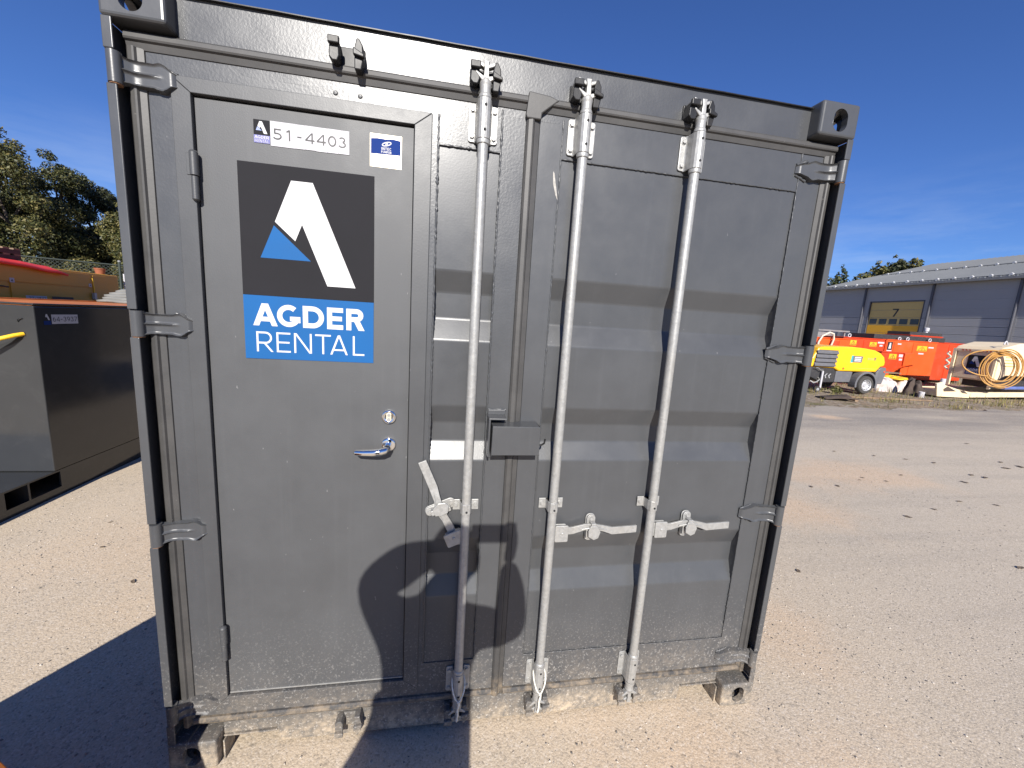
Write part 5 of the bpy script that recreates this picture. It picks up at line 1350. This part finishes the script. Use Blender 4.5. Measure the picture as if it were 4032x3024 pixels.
orange_box('dark red box in shade between the bright orange box and the cream machine', 22.35, 24.6, 13.9, 1.2, 0.1, 1.88, 'red_orange', seams=(23.5,), plates=((24.05, 24.3, 1.62, 1.68),))
t = orange_box('tall rear red box with black cover and a pale exhaust stub on top', 23.5, 25.6, 15.6, 1.2, 0.1, 2.18, 'red_orange', lid=(23.6, 25.7, 2.38))
b = MB(); b.lathe([(0.06, 0), (0.06, 0.06), (0.10, 0.08), (0.11, 0.24), (0.07, 0.27), (0.0005, 0.27)], (24.9, 15.9, 2.38), 'Z', 16); lo(b.build('exhaust_stub', M['white_tape'], t, smooth=True, angle=40))
# open steel rack behind the left boxes
t = thing('steel_rack', 'grey open steel rack behind the left orange boxes', 'rack', (17.0, 14.6, 0))
for x in (15.8, 16.5, 17.6, 18.3): b = MB(); b.box(x, x + 0.06, 14.6, 14.66, 0, 2.10); lo(b.build('upright', M['grey_steel'], t))
for z in (1.80, 2.10): b = MB(); b.box(15.7, 18.5, 14.53, 14.598, z, z + 0.07); lo(b.build('rail', M['grey_steel'], t))
b = MB(); b.box(16.56, 17.60, 14.62, 14.64, 1.5, 2.05); lo(b.build('sheet_panel', M['grey_steel'], t))

# ------------------------------------------------------------------ cream machine with hose reel
CMH = thing('cream_compressor', 'cream machine on a long low frame with a coiled orange hose on its corner', 'compressor', (19.5, 10.0, 0))
b = MB(); b.prism([(18.52, 0.60), (18.52, 1.70), (18.62, 1.80), (19.3, 1.98), (20.6, 2.03), (22.6, 2.03), (22.6, 0.85), (19.0, 0.85)], XZ, 9.22, 10.50); lo(b.build('housing', M['cream'], CMH, bevel=0.04, seg=3))
b = MB(); b.box(18.495, 18.515, 9.36, 10.36, 0.66, 1.60); lo(b.build('front_panel', M['cream'], CMH, bevel=0.006))
for a in ((9.26, 9.34), (10.40, 10.50)): b = MB(); b.box(18.46, 18.518, a[0], a[1], 0.34, 1.70); lo(b.build('frame_upright', M['cream'], CMH, bevel=0.006))
b = MB(); b.box(18.46, 18.518, 9.345, 10.395, 1.61, 1.70); lo(b.build('frame_header', M['cream'], CMH, bevel=0.006))
for k, y in enumerate((10.22, 10.12, 10.02, 9.66, 9.56, 9.46)): b = MB(); b.face([(18.457, y, 1.63), (18.457, y - 0.045, 1.63), (18.457, y - 0.010, 1.685), (18.457, y + 0.035, 1.685)]); lo(b.build('hazard_stripe', M['red_orange'], CMH, recalc=False))
kk = 0.46 / 0.4055
pt_ = lambda x, z, e=0: (18.490 - e, 10.04 - (x + 0.9195) * kk, 0.80 + (z - 1.5492) * kk)
def pflat(name, polys, mat, e):
    b = MB()
    for p_ in polys: b.face([pt_(q[0], q[1], e) for q in p_])
    lo(b.build(name, mat, CMH, recalc=False))
pflat('sign_field', [[(-0.9195, 1.757), (-0.514, 1.757), (-0.514, 2.16), (-0.9195, 2.16)]], M['charcoal'], 0.0)
pflat('sign_band', [[(-0.9195, 1.5492), (-0.514, 1.5492), (-0.514, 1.7566), (-0.9195, 1.7566)]], M['navy'], 0.0)
pflat('emblem', w_, M['white'], 0.002); pflat('emblem', bl_, M['navy'], 0.002)
write('letter', M['white'], CMH, 'AGDER', [(-0.893, -0.8185), (-0.820, -0.748), (-0.7405, -0.674), (-0.6645, -0.613), (-0.603, -0.5435)], 1.6590, 0.0725, 0.24, lambda x, z, d: pt_(x, z, 0.003 + d * 20))
write('letter', M['white'], CMH, 'RENTAL', [(-0.8850, -0.834), (-0.824, -0.7805), (-0.7695, -0.714), (-0.703, -0.653), (-0.6555, -0.5985), (-0.582, -0.544)], 1.5730, 0.0665, 0.13, lambda x, z, d: pt_(x, z, 0.003 + d * 20))
for o in CMH.children:
    if o.name.startswith('letter'): lo(o)
for k in range(4): b = MB(); b.box(18.78, 19.30, 9.205, 9.219, 1.18 + k * 0.10, 1.20 + k * 0.10); lo(b.build('vent_slot', M['gold'], CMH))
b = MB(); b.prism([(16.38, 0.46), (16.50, 0.02), (17.92, 0.0), (17.95, 0.20), (17.30, 0.30), (16.75, 0.42), (16.60, 0.52)], XZ, 9.40, 9.46); lo(b.build('frame_plate', M['cream'], CMH, bevel=0.006))
for tri in ([(16.70, 0.28), (16.86, 0.38), (17.28, 0.22), (16.74, 0.20)], [(17.42, 0.26), (17.60, 0.255), (17.80, 0.15), (17.55, 0.17)]):
    b = MB(); b.prism(tri, XZ, 9.394, 9.3995); lo(b.build('frame_cutout', M['wood_dark'], CMH))
b = MB(); b.prism([(17.955, 0.02), (22.6, 0.16), (22.6, 0.34), (17.955, 0.20)], XZ, 9.40, 9.50); lo(b.build('frame_beam', M['cream'], CMH, bevel=0.008))
b = MB(); b.prism([(16.5, 0.02), (22.6, 0.16), (22.6, 0.34), (16.5, 0.20)], XZ, 10.40, 10.50); lo(b.build('frame_beam', M['cream'], CMH, bevel=0.008))
b = MB(); b.box(16.5, 16.62, 9.465, 10.395, 0.03, 0.22); lo(b.build('frame_cross', M['cream'], CMH, bevel=0.008))
b = MB(); b.box(16.63, 18.9, 9.52, 10.39, 0.17, 0.19); lo(b.build('deck_plate', M['wood'], CMH))
b = MB(); b.box(18.9, 22.4, 9.55, 10.3, 0.36, 0.845); lo(b.build('engine_bay', M['plastic_black'], CMH))
b = MB(); b.cyl((19.05, 9.25, 0.42), (22.0, 9.25, 0.50), 0.06, n=14); lo(b.build('ram', M['blue_steel'], CMH, smooth=True, angle=50))
b = MB(); b.cyl((16.95, 9.62, 0.2), (16.95, 9.62, 0.62), 0.07, n=14); lo(b.build('filter_can', M['white_tape'], CMH, smooth=True, angle=50))
b = MB(); b.tube([(18.40 + 0.0 * k, 10.55 + 0.06 * math.sin(k * 0.9), 1.55 - k * 0.035) for k in range(20)], 0.03, 8); lo(b.build('cable', M['pale_hose'], CMH, smooth=True))
hc = Vector((18.42, 9.08, 1.10)); hn = Vector((-0.55, -0.83, 0.0)); hu = Vector((0.83, -0.55, 0)); hz_ = Vector((0, 0, 1))
rd = random.Random(5)
for k in range(9):
    r_ = 0.62 - 0.02 * k + rd.uniform(-0.05, 0.05); off = hn * (0.03 * rd.uniform(-1, 3)); cx = rd.uniform(-0.05, 0.05); cz = rd.uniform(-0.04, 0.04)
    b = MB(); b.tube([hc + off + hu * (cx + r_ * (0.75 + 0.1 * math.sin(k)) * math.cos(a * math.pi / 16)) + hz_ * (cz + r_ * math.sin(a * math.pi / 16)) for a in range(33)], 0.018, 7, cap=False); lo(b.build('hose_coil', M['hose'], CMH, smooth=True))
b = MB(); b.tube([hc + hu * u + hz_ * v + hn * 0.12 for u, v in [(-0.35 + 0.70 * math.cos(R(40 + 10 * k)), 0.16 + 0.44 * math.sin(R(40 + 10 * k))) for k in range(24)]], 0.022, 8); lo(b.build('hose_end', M['hose'], CMH, smooth=True))
b = MB(); b.tube([(18.6 + 0.02 * k, 9.26, 1.92 + 0.11 * math.sin(k * math.pi / 8)) for k in range(9)], 0.022, 8); lo(b.build('lifting_loop', M['white_tape'], CMH))

# ------------------------------------------------------------------ odds and ends on the verge
def lump(name, label, cat, loc, dims, mat, seed, n=26, amp=0.25, top=None):
    b = MB()
    def f(u, v):
        a = u * 2 * math.pi; e = v * math.pi / 2
        k = 1 + amp * mnoise.noise((math.cos(a) * 1.6 + seed, math.sin(a) * 1.6, v * 2.2)) + 0.1 * mnoise.noise((math.cos(a) * 5 + seed, math.sin(a) * 5, v * 6))
        return (dims[0] * math.cos(a) * math.cos(e) * k, dims[1] * math.sin(a) * math.cos(e) * k, dims[2] * math.sin(e) * k - 0.02)
    b.grid(n * 2, n, f); o = b.build(name, mat, None, smooth=True, angle=70); o.location = loc
    return tag(o, label, cat)
lump('rubble_sack', 'pinkish white plastic sack slumped right of the yellow compressor', 'sack', (15.85, 10.75, -0.03), (0.52, 0.50, 0.50), M['bag'], 1)
lump('rubble_sack', 'white sack with pale top beside the pinkish sack', 'sack', (16.62, 10.8, -0.03), (0.50, 0.50, 0.50), M['bag'], 5)
o = lump('yellow_sheet', 'yellow plastic sheet draped over the white sacks', 'sheet', (16.45, 10.8, 0.44), (0.52, 0.40, 0.10), M['yellow_hose'], 9, amp=0.4)
t = thing('board_lid', 'flat weathered board resting across the white sacks', 'board', (16.3, 11.3, 0.0))
b = MB(); b.box(-0.75, 0.8, -0.25, 0.3, 0.58, 0.62); b.build('plank', M['wood'], t)
for x in (-0.7, 0.7): b = MB(); b.box(x, x + 0.06, -0.1, 0.1, -0.03, 0.579); b.build('leg', M['wood_dark'], t)
lump('black_hose_heap', 'dark heap of scrap hoses left of the cream machine', 'scrap heap', (15.95, 9.75, -0.03), (0.26, 0.3, 0.48), M['wood_dark'], 13, amp=0.5)
b = MB(); b.lathe([(0.075, 0), (0.08, 0.2), (0.07, 0.2), (0.065, 0.02)], (0, 0, 0), 'Z', 18); o = b.build('pail', M['white_tape'], None, smooth=True, angle=40); o.location = (15.75, 9.35, -0.03); tag(o, 'small white pail standing before the dark scrap heap', 'pail')
t = thing('dark_board', 'dark rotten board lying on the gravel before the yellow compressor', 'board', (11.25, 8.4, 0), R(-20))
b = MB(); b.grid(14, 6, lambda u, v: (-0.42 + 0.84 * u, -0.28 + 0.56 * v, 0.02 + 0.07 * u + 0.03 * math.sin(v * 5 + u * 3))); o = b.build('sheet', M['wood_dark'], t, smooth=True); s_ = o.modifiers.new('solid', 'SOLIDIFY'); s_.thickness = 0.035
b = MB(); b.box(0.34, 0.42, -0.27, 0.28, 0.0, 0.06); b.build('batten', M['wood'], t)
t = thing('loose_plank', 'long thin plank lying on the gravel below the yellow compressor wheel', 'plank', (13.6, 8.75, -0.02), R(-4))
b = MB(); b.box(-1.5, 1.5, -0.08, 0.08, 0.0, 0.04); b.build('plank', M['wood'], t, bevel=0.004)
# dry grass and weeds on the verge: nobody could count it
M['grass'] = leafmat('dry_grass', [(0.10, 0.11, 0.025), (0.19, 0.16, 0.05), (0.30, 0.23, 0.10), (0.12, 0.14, 0.035)])
nb = 9000
gx = rng.uniform(8.4, 34, nb); gy = 7.3 + rng.random(nb) ** 1.4 * 6.5 + 0.03 * np.maximum(0, gx - 9)
keep = np.array([mnoise.noise((a * 0.55, c * 1.1, 4.0)) + 0.35 * mnoise.noise((a * 2.3, c * 2.3, 1.0)) > 0.05 for a, c in zip(gx, gy)])
gx, gy = gx[keep], gy[keep]; nb = len(gx)
an = rng.uniform(0, 6.283, nb); hh = rng.uniform(0.04, 0.17, nb) * (1 + 0.6 * (gy > 9.0)); ln = rng.uniform(-0.05, 0.05, (nb, 2)); wv = 0.009
v = np.empty((nb, 3, 3)); v[:, 0] = np.stack([gx - wv * np.cos(an), gy - wv * np.sin(an), np.full(nb, -0.03)], 1); v[:, 1] = np.stack([gx + wv * np.cos(an), gy + wv * np.sin(an), np.full(nb, -0.03)], 1); v[:, 2] = np.stack([gx + ln[:, 0], gy + ln[:, 1], hh], 1)
me = bpy.data.meshes.new('verge_grass'); me.from_pydata(v.reshape(-1, 3).tolist(), [], [(3 * k, 3 * k + 1, 3 * k + 2) for k in range(nb)]); me.materials.append(M['grass'])
o = bpy.data.objects.new('verge_grass', me); COL.objects.link(o); tag(o, 'dry grass and weeds along the gravel verge', 'grass', kind='stuff')
t = thing('weed_plant', 'bushy green weed under the nose of the yellow compressor', 'weed', (12.45, 9.45, -0.03))
leaf_cloud('foliage', M['leaf_b'], t, [((0, 0, 0.16), 0.15), ((0.1, 0, 0.10), 0.10), ((-0.08, 0, 0.12), 0.12)], 240, 0.05)
# loose chippings on the yard
def pebbles():
    base = [Vector(v) for v in [(1, 0, 0), (-1, 0, 0), (0, 1, 0), (0, -1, 0), (0, 0, 1), (0, 0, -1)]]
    fs = [(0, 2, 4), (2, 1, 4), (1, 3, 4), (3, 0, 4), (2, 0, 5), (1, 2, 5), (3, 1, 5), (0, 3, 5)]
    V, F = [], []
    def put(x, y, s):
        bb = len(V); a = random.uniform(0, 6.28); ca, sa = math.cos(a), math.sin(a); k = [random.uniform(0.6, 1.2) for _ in range(6)]
        for q, kk_ in zip(base, k):
            px, py, pz = q.x * s * kk_, q.y * s * 0.8 * kk_, q.z * s * 0.55 * kk_
            V.append((x + px * ca - py * sa, y + px * sa + py * ca, pz + s * 0.2)); 
        F.extend(tuple(i + bb for i in f) for f in fs)
    n = 0
    while n < 14000:
        x = random.uniform(-4.2, 5.5); y = random.uniform(-0.9, 3.2)
        if -1.25 < x < 1.25 and y > 0.02: continue
        if mnoise.noise((x * 1.5, y * 1.5, 8.0)) < random.uniform(-0.5, 0.5): continue
        put(x, y, random.choice((0.003, 0.003, 0.004, 0.005, 0.0075))); n += 1
    me = bpy.data.meshes.new('loose_chippings'); me.from_pydata(V, [], F)
    m = leafmat('stone_chippings', [(0.10, 0.095, 0.09), (0.34, 0.30, 0.26), (0.42, 0.36, 0.29), (0.55, 0.50, 0.44)]); me.materials.append(m)
    o = bpy.data.objects.new('loose_chippings', me); COL.objects.link(o); tag(o, 'loose stone chippings scattered over the asphalt', 'gravel', kind='stuff')
pebbles()
# fallen leaves
M['dead_leaf'] = simple('dead_leaf', (0.13, 0.095, 0.065), 0.8, var=0.4, scale=20)
LM = []
for k in range(4):
    b = MB(); rd = random.Random(300 + k); n = 6
    out = [(rd.uniform(0.85, 1.15) * 0.5 * math.cos(a) * (1.0), rd.uniform(0.8, 1.2) * 0.26 * math.sin(a)) for a in [2 * math.pi * i / 10 for i in range(10)]]
    vs = [(0, 0, 0.10)] + [(x, y, 0.05 + 0.22 * abs(y) + 0.10 * rd.random()) for x, y in out]
    b.add(vs, [(0, i + 1, (i + 1) % 10 + 1) for i in range(10)]); o = b.build('fallen_leaf', M['dead_leaf']); LM.append(o.data); bpy.data.objects.remove(o)
LV = [(4.05, 2.37, 9), (4.43, 2.38, 9), (5.08, 2.62, 7), (5.81, 3.64, 9), (6.31, 3.44, 9), (4.42, 1.63, 10), (5.56, 1.93, 9), (6.46, 2.44, 13), (6.95, 2.67, 12), (7.04, 2.58, 13), (8.01, 2.91, 16), (5.92, 1.82, 9), (8.34, 3.16, 12), (2.40, 0.91, 7), (4.38, 0.80, 10), (8.39, 2.97, 18), (4.96, 1.77, 8), (5.79, 2.69, 8), (6.70, 3.29, 9), (7.01, 3.14, 11), (4.95, 2.55, 6), (5.3, 2.50, 7), (7.6, 2.3, 9), (7.9, 2.6, 8), (9.2, 4.1, 12), (-2.55, 1.55, 5), (-2.75, 1.9, 4), (-2.1, 1.15, 6), (-2.45, 0.75, 4), (-1.75, 1.3, 3)]
for k, (x, y, s) in enumerate(LV):
    o = bpy.data.objects.new('fallen_leaf', LM[k % 4]); COL.objects.link(o); o.location = (x, y, 0.002); o.scale = (s * 0.0068, s * 0.0068, min(s, 12) * 0.005); o.rotation_euler = (0, 0, random.uniform(0, 6.28))
    tag(o, 'small dark dead leaf lying flat on the sunlit asphalt', 'leaf', 'dead leaves scattered on the asphalt')

# ------------------------------------------------------------------ orange skip at the lower left corner, shape made up to cast the ground shadow
SK = thing('shadow_shaped_skip', 'orange steel skip at the lower left edge, only its rim in view, shape made up to cast the shadow there', 'skip', (-1.75, -0.65, 0))
pr_ = [(-2.36, 0.155), (-1.836, 0.763), (-1.486, 0.763), (-1.336, 0.478), (-1.190, 0.478), (-1.198, 0.06), (-1.30, 0.03), (-2.30, 0.03)]
ys0, ys1 = -0.34, -0.98
for y_ in ((ys0, ys0 - 0.012), (ys1 + 0.012, ys1)):
    b = MB(); b.prism(pr_, XZ, *y_); lo(b.build('side_plate', M['orange_trim'], SK, bevel=0.003))
b = MB(); inn = [(x * 1.0, z) for x, z in pr_]
for k in (7, 0, 4, 5, 6):
    a, c = pr_[k], pr_[(k + 1) % 8]
    b.face([(a[0], ys0 - 0.012, a[1]), (c[0], ys0 - 0.012, c[1]), (c[0], ys1 + 0.012, c[1]), (a[0], ys1 + 0.012, a[1])])
o = lo(b.build('shell', M['orange_trim'], SK)); s_ = o.modifiers.new('solid', 'SOLIDIFY'); s_.thickness = 0.006
for (x0_, x1_) in ((-2.1, -2.0), (-1.5, -1.4)): b = MB(); b.box(x0_, x1_, ys1, ys0, 0.0, 0.029); lo(b.build('skid', M['plastic_black'], SK))

# ================================================================== the photographer and the phone
def skin(name, verts, edges, mat, parent, sub=2, root=0):
    me = bpy.data.meshes.new(name); me.from_pydata([v[:3] for v in verts], edges, [])
    o = bpy.data.objects.new(name, me); COL.objects.link(o); o.parent = parent
    md = o.modifiers.new('skin', 'SKIN')
    ly = me.skin_vertices[0] if me.skin_vertices else None
    if ly is None:
        bm = bmesh.new(); bm.from_mesh(me); bm.verts.layers.skin.verify(); bm.to_mesh(me); bm.free(); ly = me.skin_vertices[0]
    for i, v in enumerate(verts):
        ly.data[i].radius = (v[3], v[4] if len(v) > 4 else v[3]); ly.data[i].use_root = (i == root)
    md.use_smooth_shade = True
    s_ = o.modifiers.new('sub', 'SUBSURF'); s_.levels = sub; s_.render_levels = sub
    dg = bpy.context.evaluated_depsgraph_get()
    m2 = bpy.data.meshes.new_from_object(o.evaluated_get(dg)); m2.name = name
    o.modifiers.clear(); o.data = m2; m2.materials.clear(); m2.materials.append(mat)
    return o
M['jacket'] = simple('dark_work_jacket', (0.035, 0.038, 0.048), 0.85, var=0.2, scale=8)
M['trousers'] = simple('work_trousers', (0.03, 0.03, 0.033), 0.9, var=0.2, scale=8)
M['skin'] = simple('skin', (0.52, 0.30, 0.22), 0.5, var=0.06)
M['hair'] = simple('brown_hair', (0.06, 0.04, 0.025), 0.7, var=0.2, scale=40)
M['boot'] = simple('boot_leather', (0.04, 0.03, 0.025), 0.6)
M['phone'] = simple('phone_glass', (0.03, 0.03, 0.035), 0.15)
PX, PY_ = -0.47, -1.68
PS = thing('person', 'person in a dark jacket holding a phone up with both hands before the container', 'person', (PX, PY_, 0))
body = [  # x, y, z, r
 (-0.475, -1.70, 0.99, 0.185, 0.135), (-0.478, -1.69, 1.14, 0.200, 0.135), (-0.472, -1.675, 1.30, 0.215, 0.140), (-0.468, -1.665, 1.45, 0.195, 0.125), (-0.440, -1.655, 1.555, 0.115, 0.090), (-0.388, -1.645, 1.700, 0.066, 0.066),
 (-0.625, -1.655, 1.500, 0.105), (-0.690, -1.570, 1.590, 0.092), (-0.530, -1.485, 1.665, 0.078), (-0.375, -1.428, 1.668, 0.033),
 (-0.290, -1.660, 1.455, 0.095), (-0.125, -1.520, 1.345, 0.082), (-0.125, -1.445, 1.490, 0.062), (-0.143, -1.428, 1.600, 0.033),
 (-0.560, -1.71, 0.92, 0.098), (-0.580, -1.69, 0.52, 0.068), (-0.590, -1.73, 0.12, 0.050), (-0.400, -1.71, 0.92, 0.098), (-0.385, -1.70, 0.52, 0.068), (-0.380, -1.75, 0.12, 0.050)]
ed = [(0, 1), (1, 2), (2, 3), (3, 4), (4, 5), (3, 6), (6, 7), (7, 8), (8, 9), (3, 10), (10, 11), (11, 12), (12, 13), (0, 14), (14, 15), (15, 16), (0, 17), (17, 18), (18, 19)]
bd = skin('body', body, ed, M['jacket'], PS, 2); lo(bd)
bd.data.materials.append(M['trousers'])
for p_ in bd.data.polygons:
    if p_.center.z < 0.93: p_.material_index = 1
# open jacket hem flaring on the left
b = MB()
def hem(u, v):
    a = u * 2 * math.pi; fl = 1.0 + 0.04 * v + (0.62 * v * v if math.cos(a) < -0.2 else 0) * min(1, max(0, -math.cos(a) - 0.2) * 2)
    return (-0.490 + 0.198 * fl * math.cos(a) * (1 + 0.03 * math.sin(5 * a)), -1.695 + 0.155 * (1 + 0.12 * v) * math.sin(a), 1.16 - 0.27 * v - (0.05 * v if math.cos(a) < -0.3 else 0))
b.grid(41, 8, hem); o = lo(b.build('jacket_hem', M['jacket'], PS, smooth=True)); s_ = o.modifiers.new('solid', 'SOLIDIFY'); s_.thickness = 0.008
# head
b = MB()
hcx = Vector((-0.382, -1.640, 1.735))
def head(u, v):
    a = u * 2 * math.pi; e = (v - 0.5) * math.pi
    x = 0.086 * math.cos(e) * math.cos(a); y = 0.102 * math.cos(e) * math.sin(a); z = 0.132 * math.sin(e)
    if z < -0.02: k = 1 - 0.22 * (-z - 0.02) / 0.10; x *= k; y = y * k + 0.012 * (1 - k)
    if y > 0.05: 
        y += 0.022 * math.exp(-((x / 0.014) ** 2 + ((z + 0.012) / 0.022) ** 2)) - 0.012 * (math.exp(-(((abs(x) - 0.032) / 0.014) ** 2 + ((z - 0.012) / 0.010) ** 2))) + 0.006 * math.exp(-((x / 0.022) ** 2 + ((z + 0.058) / 0.008) ** 2))
    return hcx + Vector((x, y, z))
b.grid(48, 36, head); lo(b.build('head', M['skin'], PS, smooth=True, angle=80))
for s in (-1, 1):
    b = MB(); b.lathe([(0.0005, -0.010 * s), (0.020, -0.010 * s), (0.030, 0.002 * s), (0.022, 0.008 * s)], hcx + Vector((0.080 * s, -0.005, -0.005)), 'X', 16); lo(b.build('ear', M['skin'], PS, smooth=True))
    b = MB(); b.lathe([(0.0005, 0.010), (0.006, 0.009), (0.011, 0.004), (0.012, 0)], hcx + Vector((0.032 * s, 0.076, 0.012)), 'Y', 14); lo(b.build('eye', M['white'], PS, smooth=True))
b = MB()
def hair(u, v):
    a = u * 2 * math.pi; e = -0.28 + v * (math.pi / 2 + 0.28); k = 1.09 + 0.03 * mnoise.noise((a * 3, v * 5, 1))
    z = 0.130 * math.sin(e) * k + 0.014
    y = 0.098 * math.cos(e) * math.sin(a) * k - 0.008; z0 = z
    if math.sin(a) > 0.35 and z < 0.055: z = 0.055 + (z - 0.055) * 0.1; y -= 0.006
    return hcx + Vector((0.090 * math.cos(e) * math.cos(a) * k, y, z))
b.grid(48, 18, hair); o = lo(b.build('hair', M['hair'], PS, smooth=True, angle=80)); s_ = o.modifiers.new('solid', 'SOLIDIFY'); s_.thickness = 0.012
for x in (-0.592, -0.378):
    b = MB(); b.grid(20, 12, lambda u, v: (x + 0.052 * math.cos(u * 6.2832) * (1 - 0.25 * (v > .6)) * math.cos((v - .5) * 2.6), -1.675 + 0.145 * math.sin(u * 6.2832) * math.cos((v - .5) * 2.6), max(0.002, 0.06 + 0.09 * math.sin((v - .5) * 3.1) * (1 - 0.35 * math.sin(u * 6.2832)))))
    lo(b.build('boot', M['boot'], PS, smooth=True))
# phone: lens right behind the camera, landscape
PH = thing('smartphone', 'dark smartphone held level in both hands of the person', 'phone', tuple(CAM))
r3, u3, b3 = Vector(CR), Vector(CU), Vector(CB)
PT = lambda u, v, w: CAM + r3 * u + u3 * v + b3 * w
b = MB(); b.prism(rrect(-0.020, 0.127, -0.056, 0.016, 0.009), PT, 0.006, 0.014); o = lo(b.build('case', M['phone'], PH, bevel=0.002)); 
b = MB(); b.prism(rrect(-0.017, 0.124, -0.053, 0.013, 0.007), PT, 0.0141, 0.0146); lo(b.build('screen', M['glass_dark'], PH))
b = MB(); b.prism(rrect(-0.012, 0.020, -0.020, 0.012, 0.006), PT, 0.0045, 0.0059); lo(b.build('camera_island', M['phone'], PH))
# hands: palm and five bent fingers each, closed round the phone's ends
def hand(palm, wrist, tips, thumb):
    vs = [(*wrist, 0.026, 0.024), (*palm, 0.030, 0.018)]; es = [(0, 1)]
    for ch in tips + [thumb]:
        prev = 1
        for (q, r_) in ch: vs.append((*q, r_)); es.append((prev, len(vs) - 1)); prev = len(vs) - 1
    lo(skin('hand', vs, es, M['skin'], PS, 1))
P3 = lambda u, v, w: tuple(PT(u, v, w))
hand(P3(0.150, -0.030, 0.030), (-0.143, -1.428, 1.60), [[(P3(0.150, 0.012 - 0.019 * k, 0.006), 0.0095), (P3(0.140 - 0.004 * k, 0.012 - 0.019 * k, -0.004), 0.0088), (P3(0.112 - 0.003 * k, 0.010 - 0.019 * k, -0.004), 0.008)] for k in range(4)], [(P3(0.145, -0.030, 0.040), 0.011), (P3(0.120, -0.020, 0.028), 0.0095), (P3(0.105, -0.012, 0.024), 0.0085)])
hand(P3(-0.050, -0.050, 0.034), (-0.375, -1.428, 1.668), [[(P3(-0.042, 0.004 - 0.019 * k, 0.012), 0.0095), (P3(-0.032, 0.004 - 0.019 * k, 0.003 + 0.004), 0.0085), (P3(-0.027, -0.002 - 0.019 * k, 0.008), 0.008)] for k in range(4)], [(P3(-0.040, -0.050, 0.040), 0.011), (P3(-0.020, -0.042, 0.028), 0.0095), (P3(-0.006, -0.036, 0.024), 0.0085)])
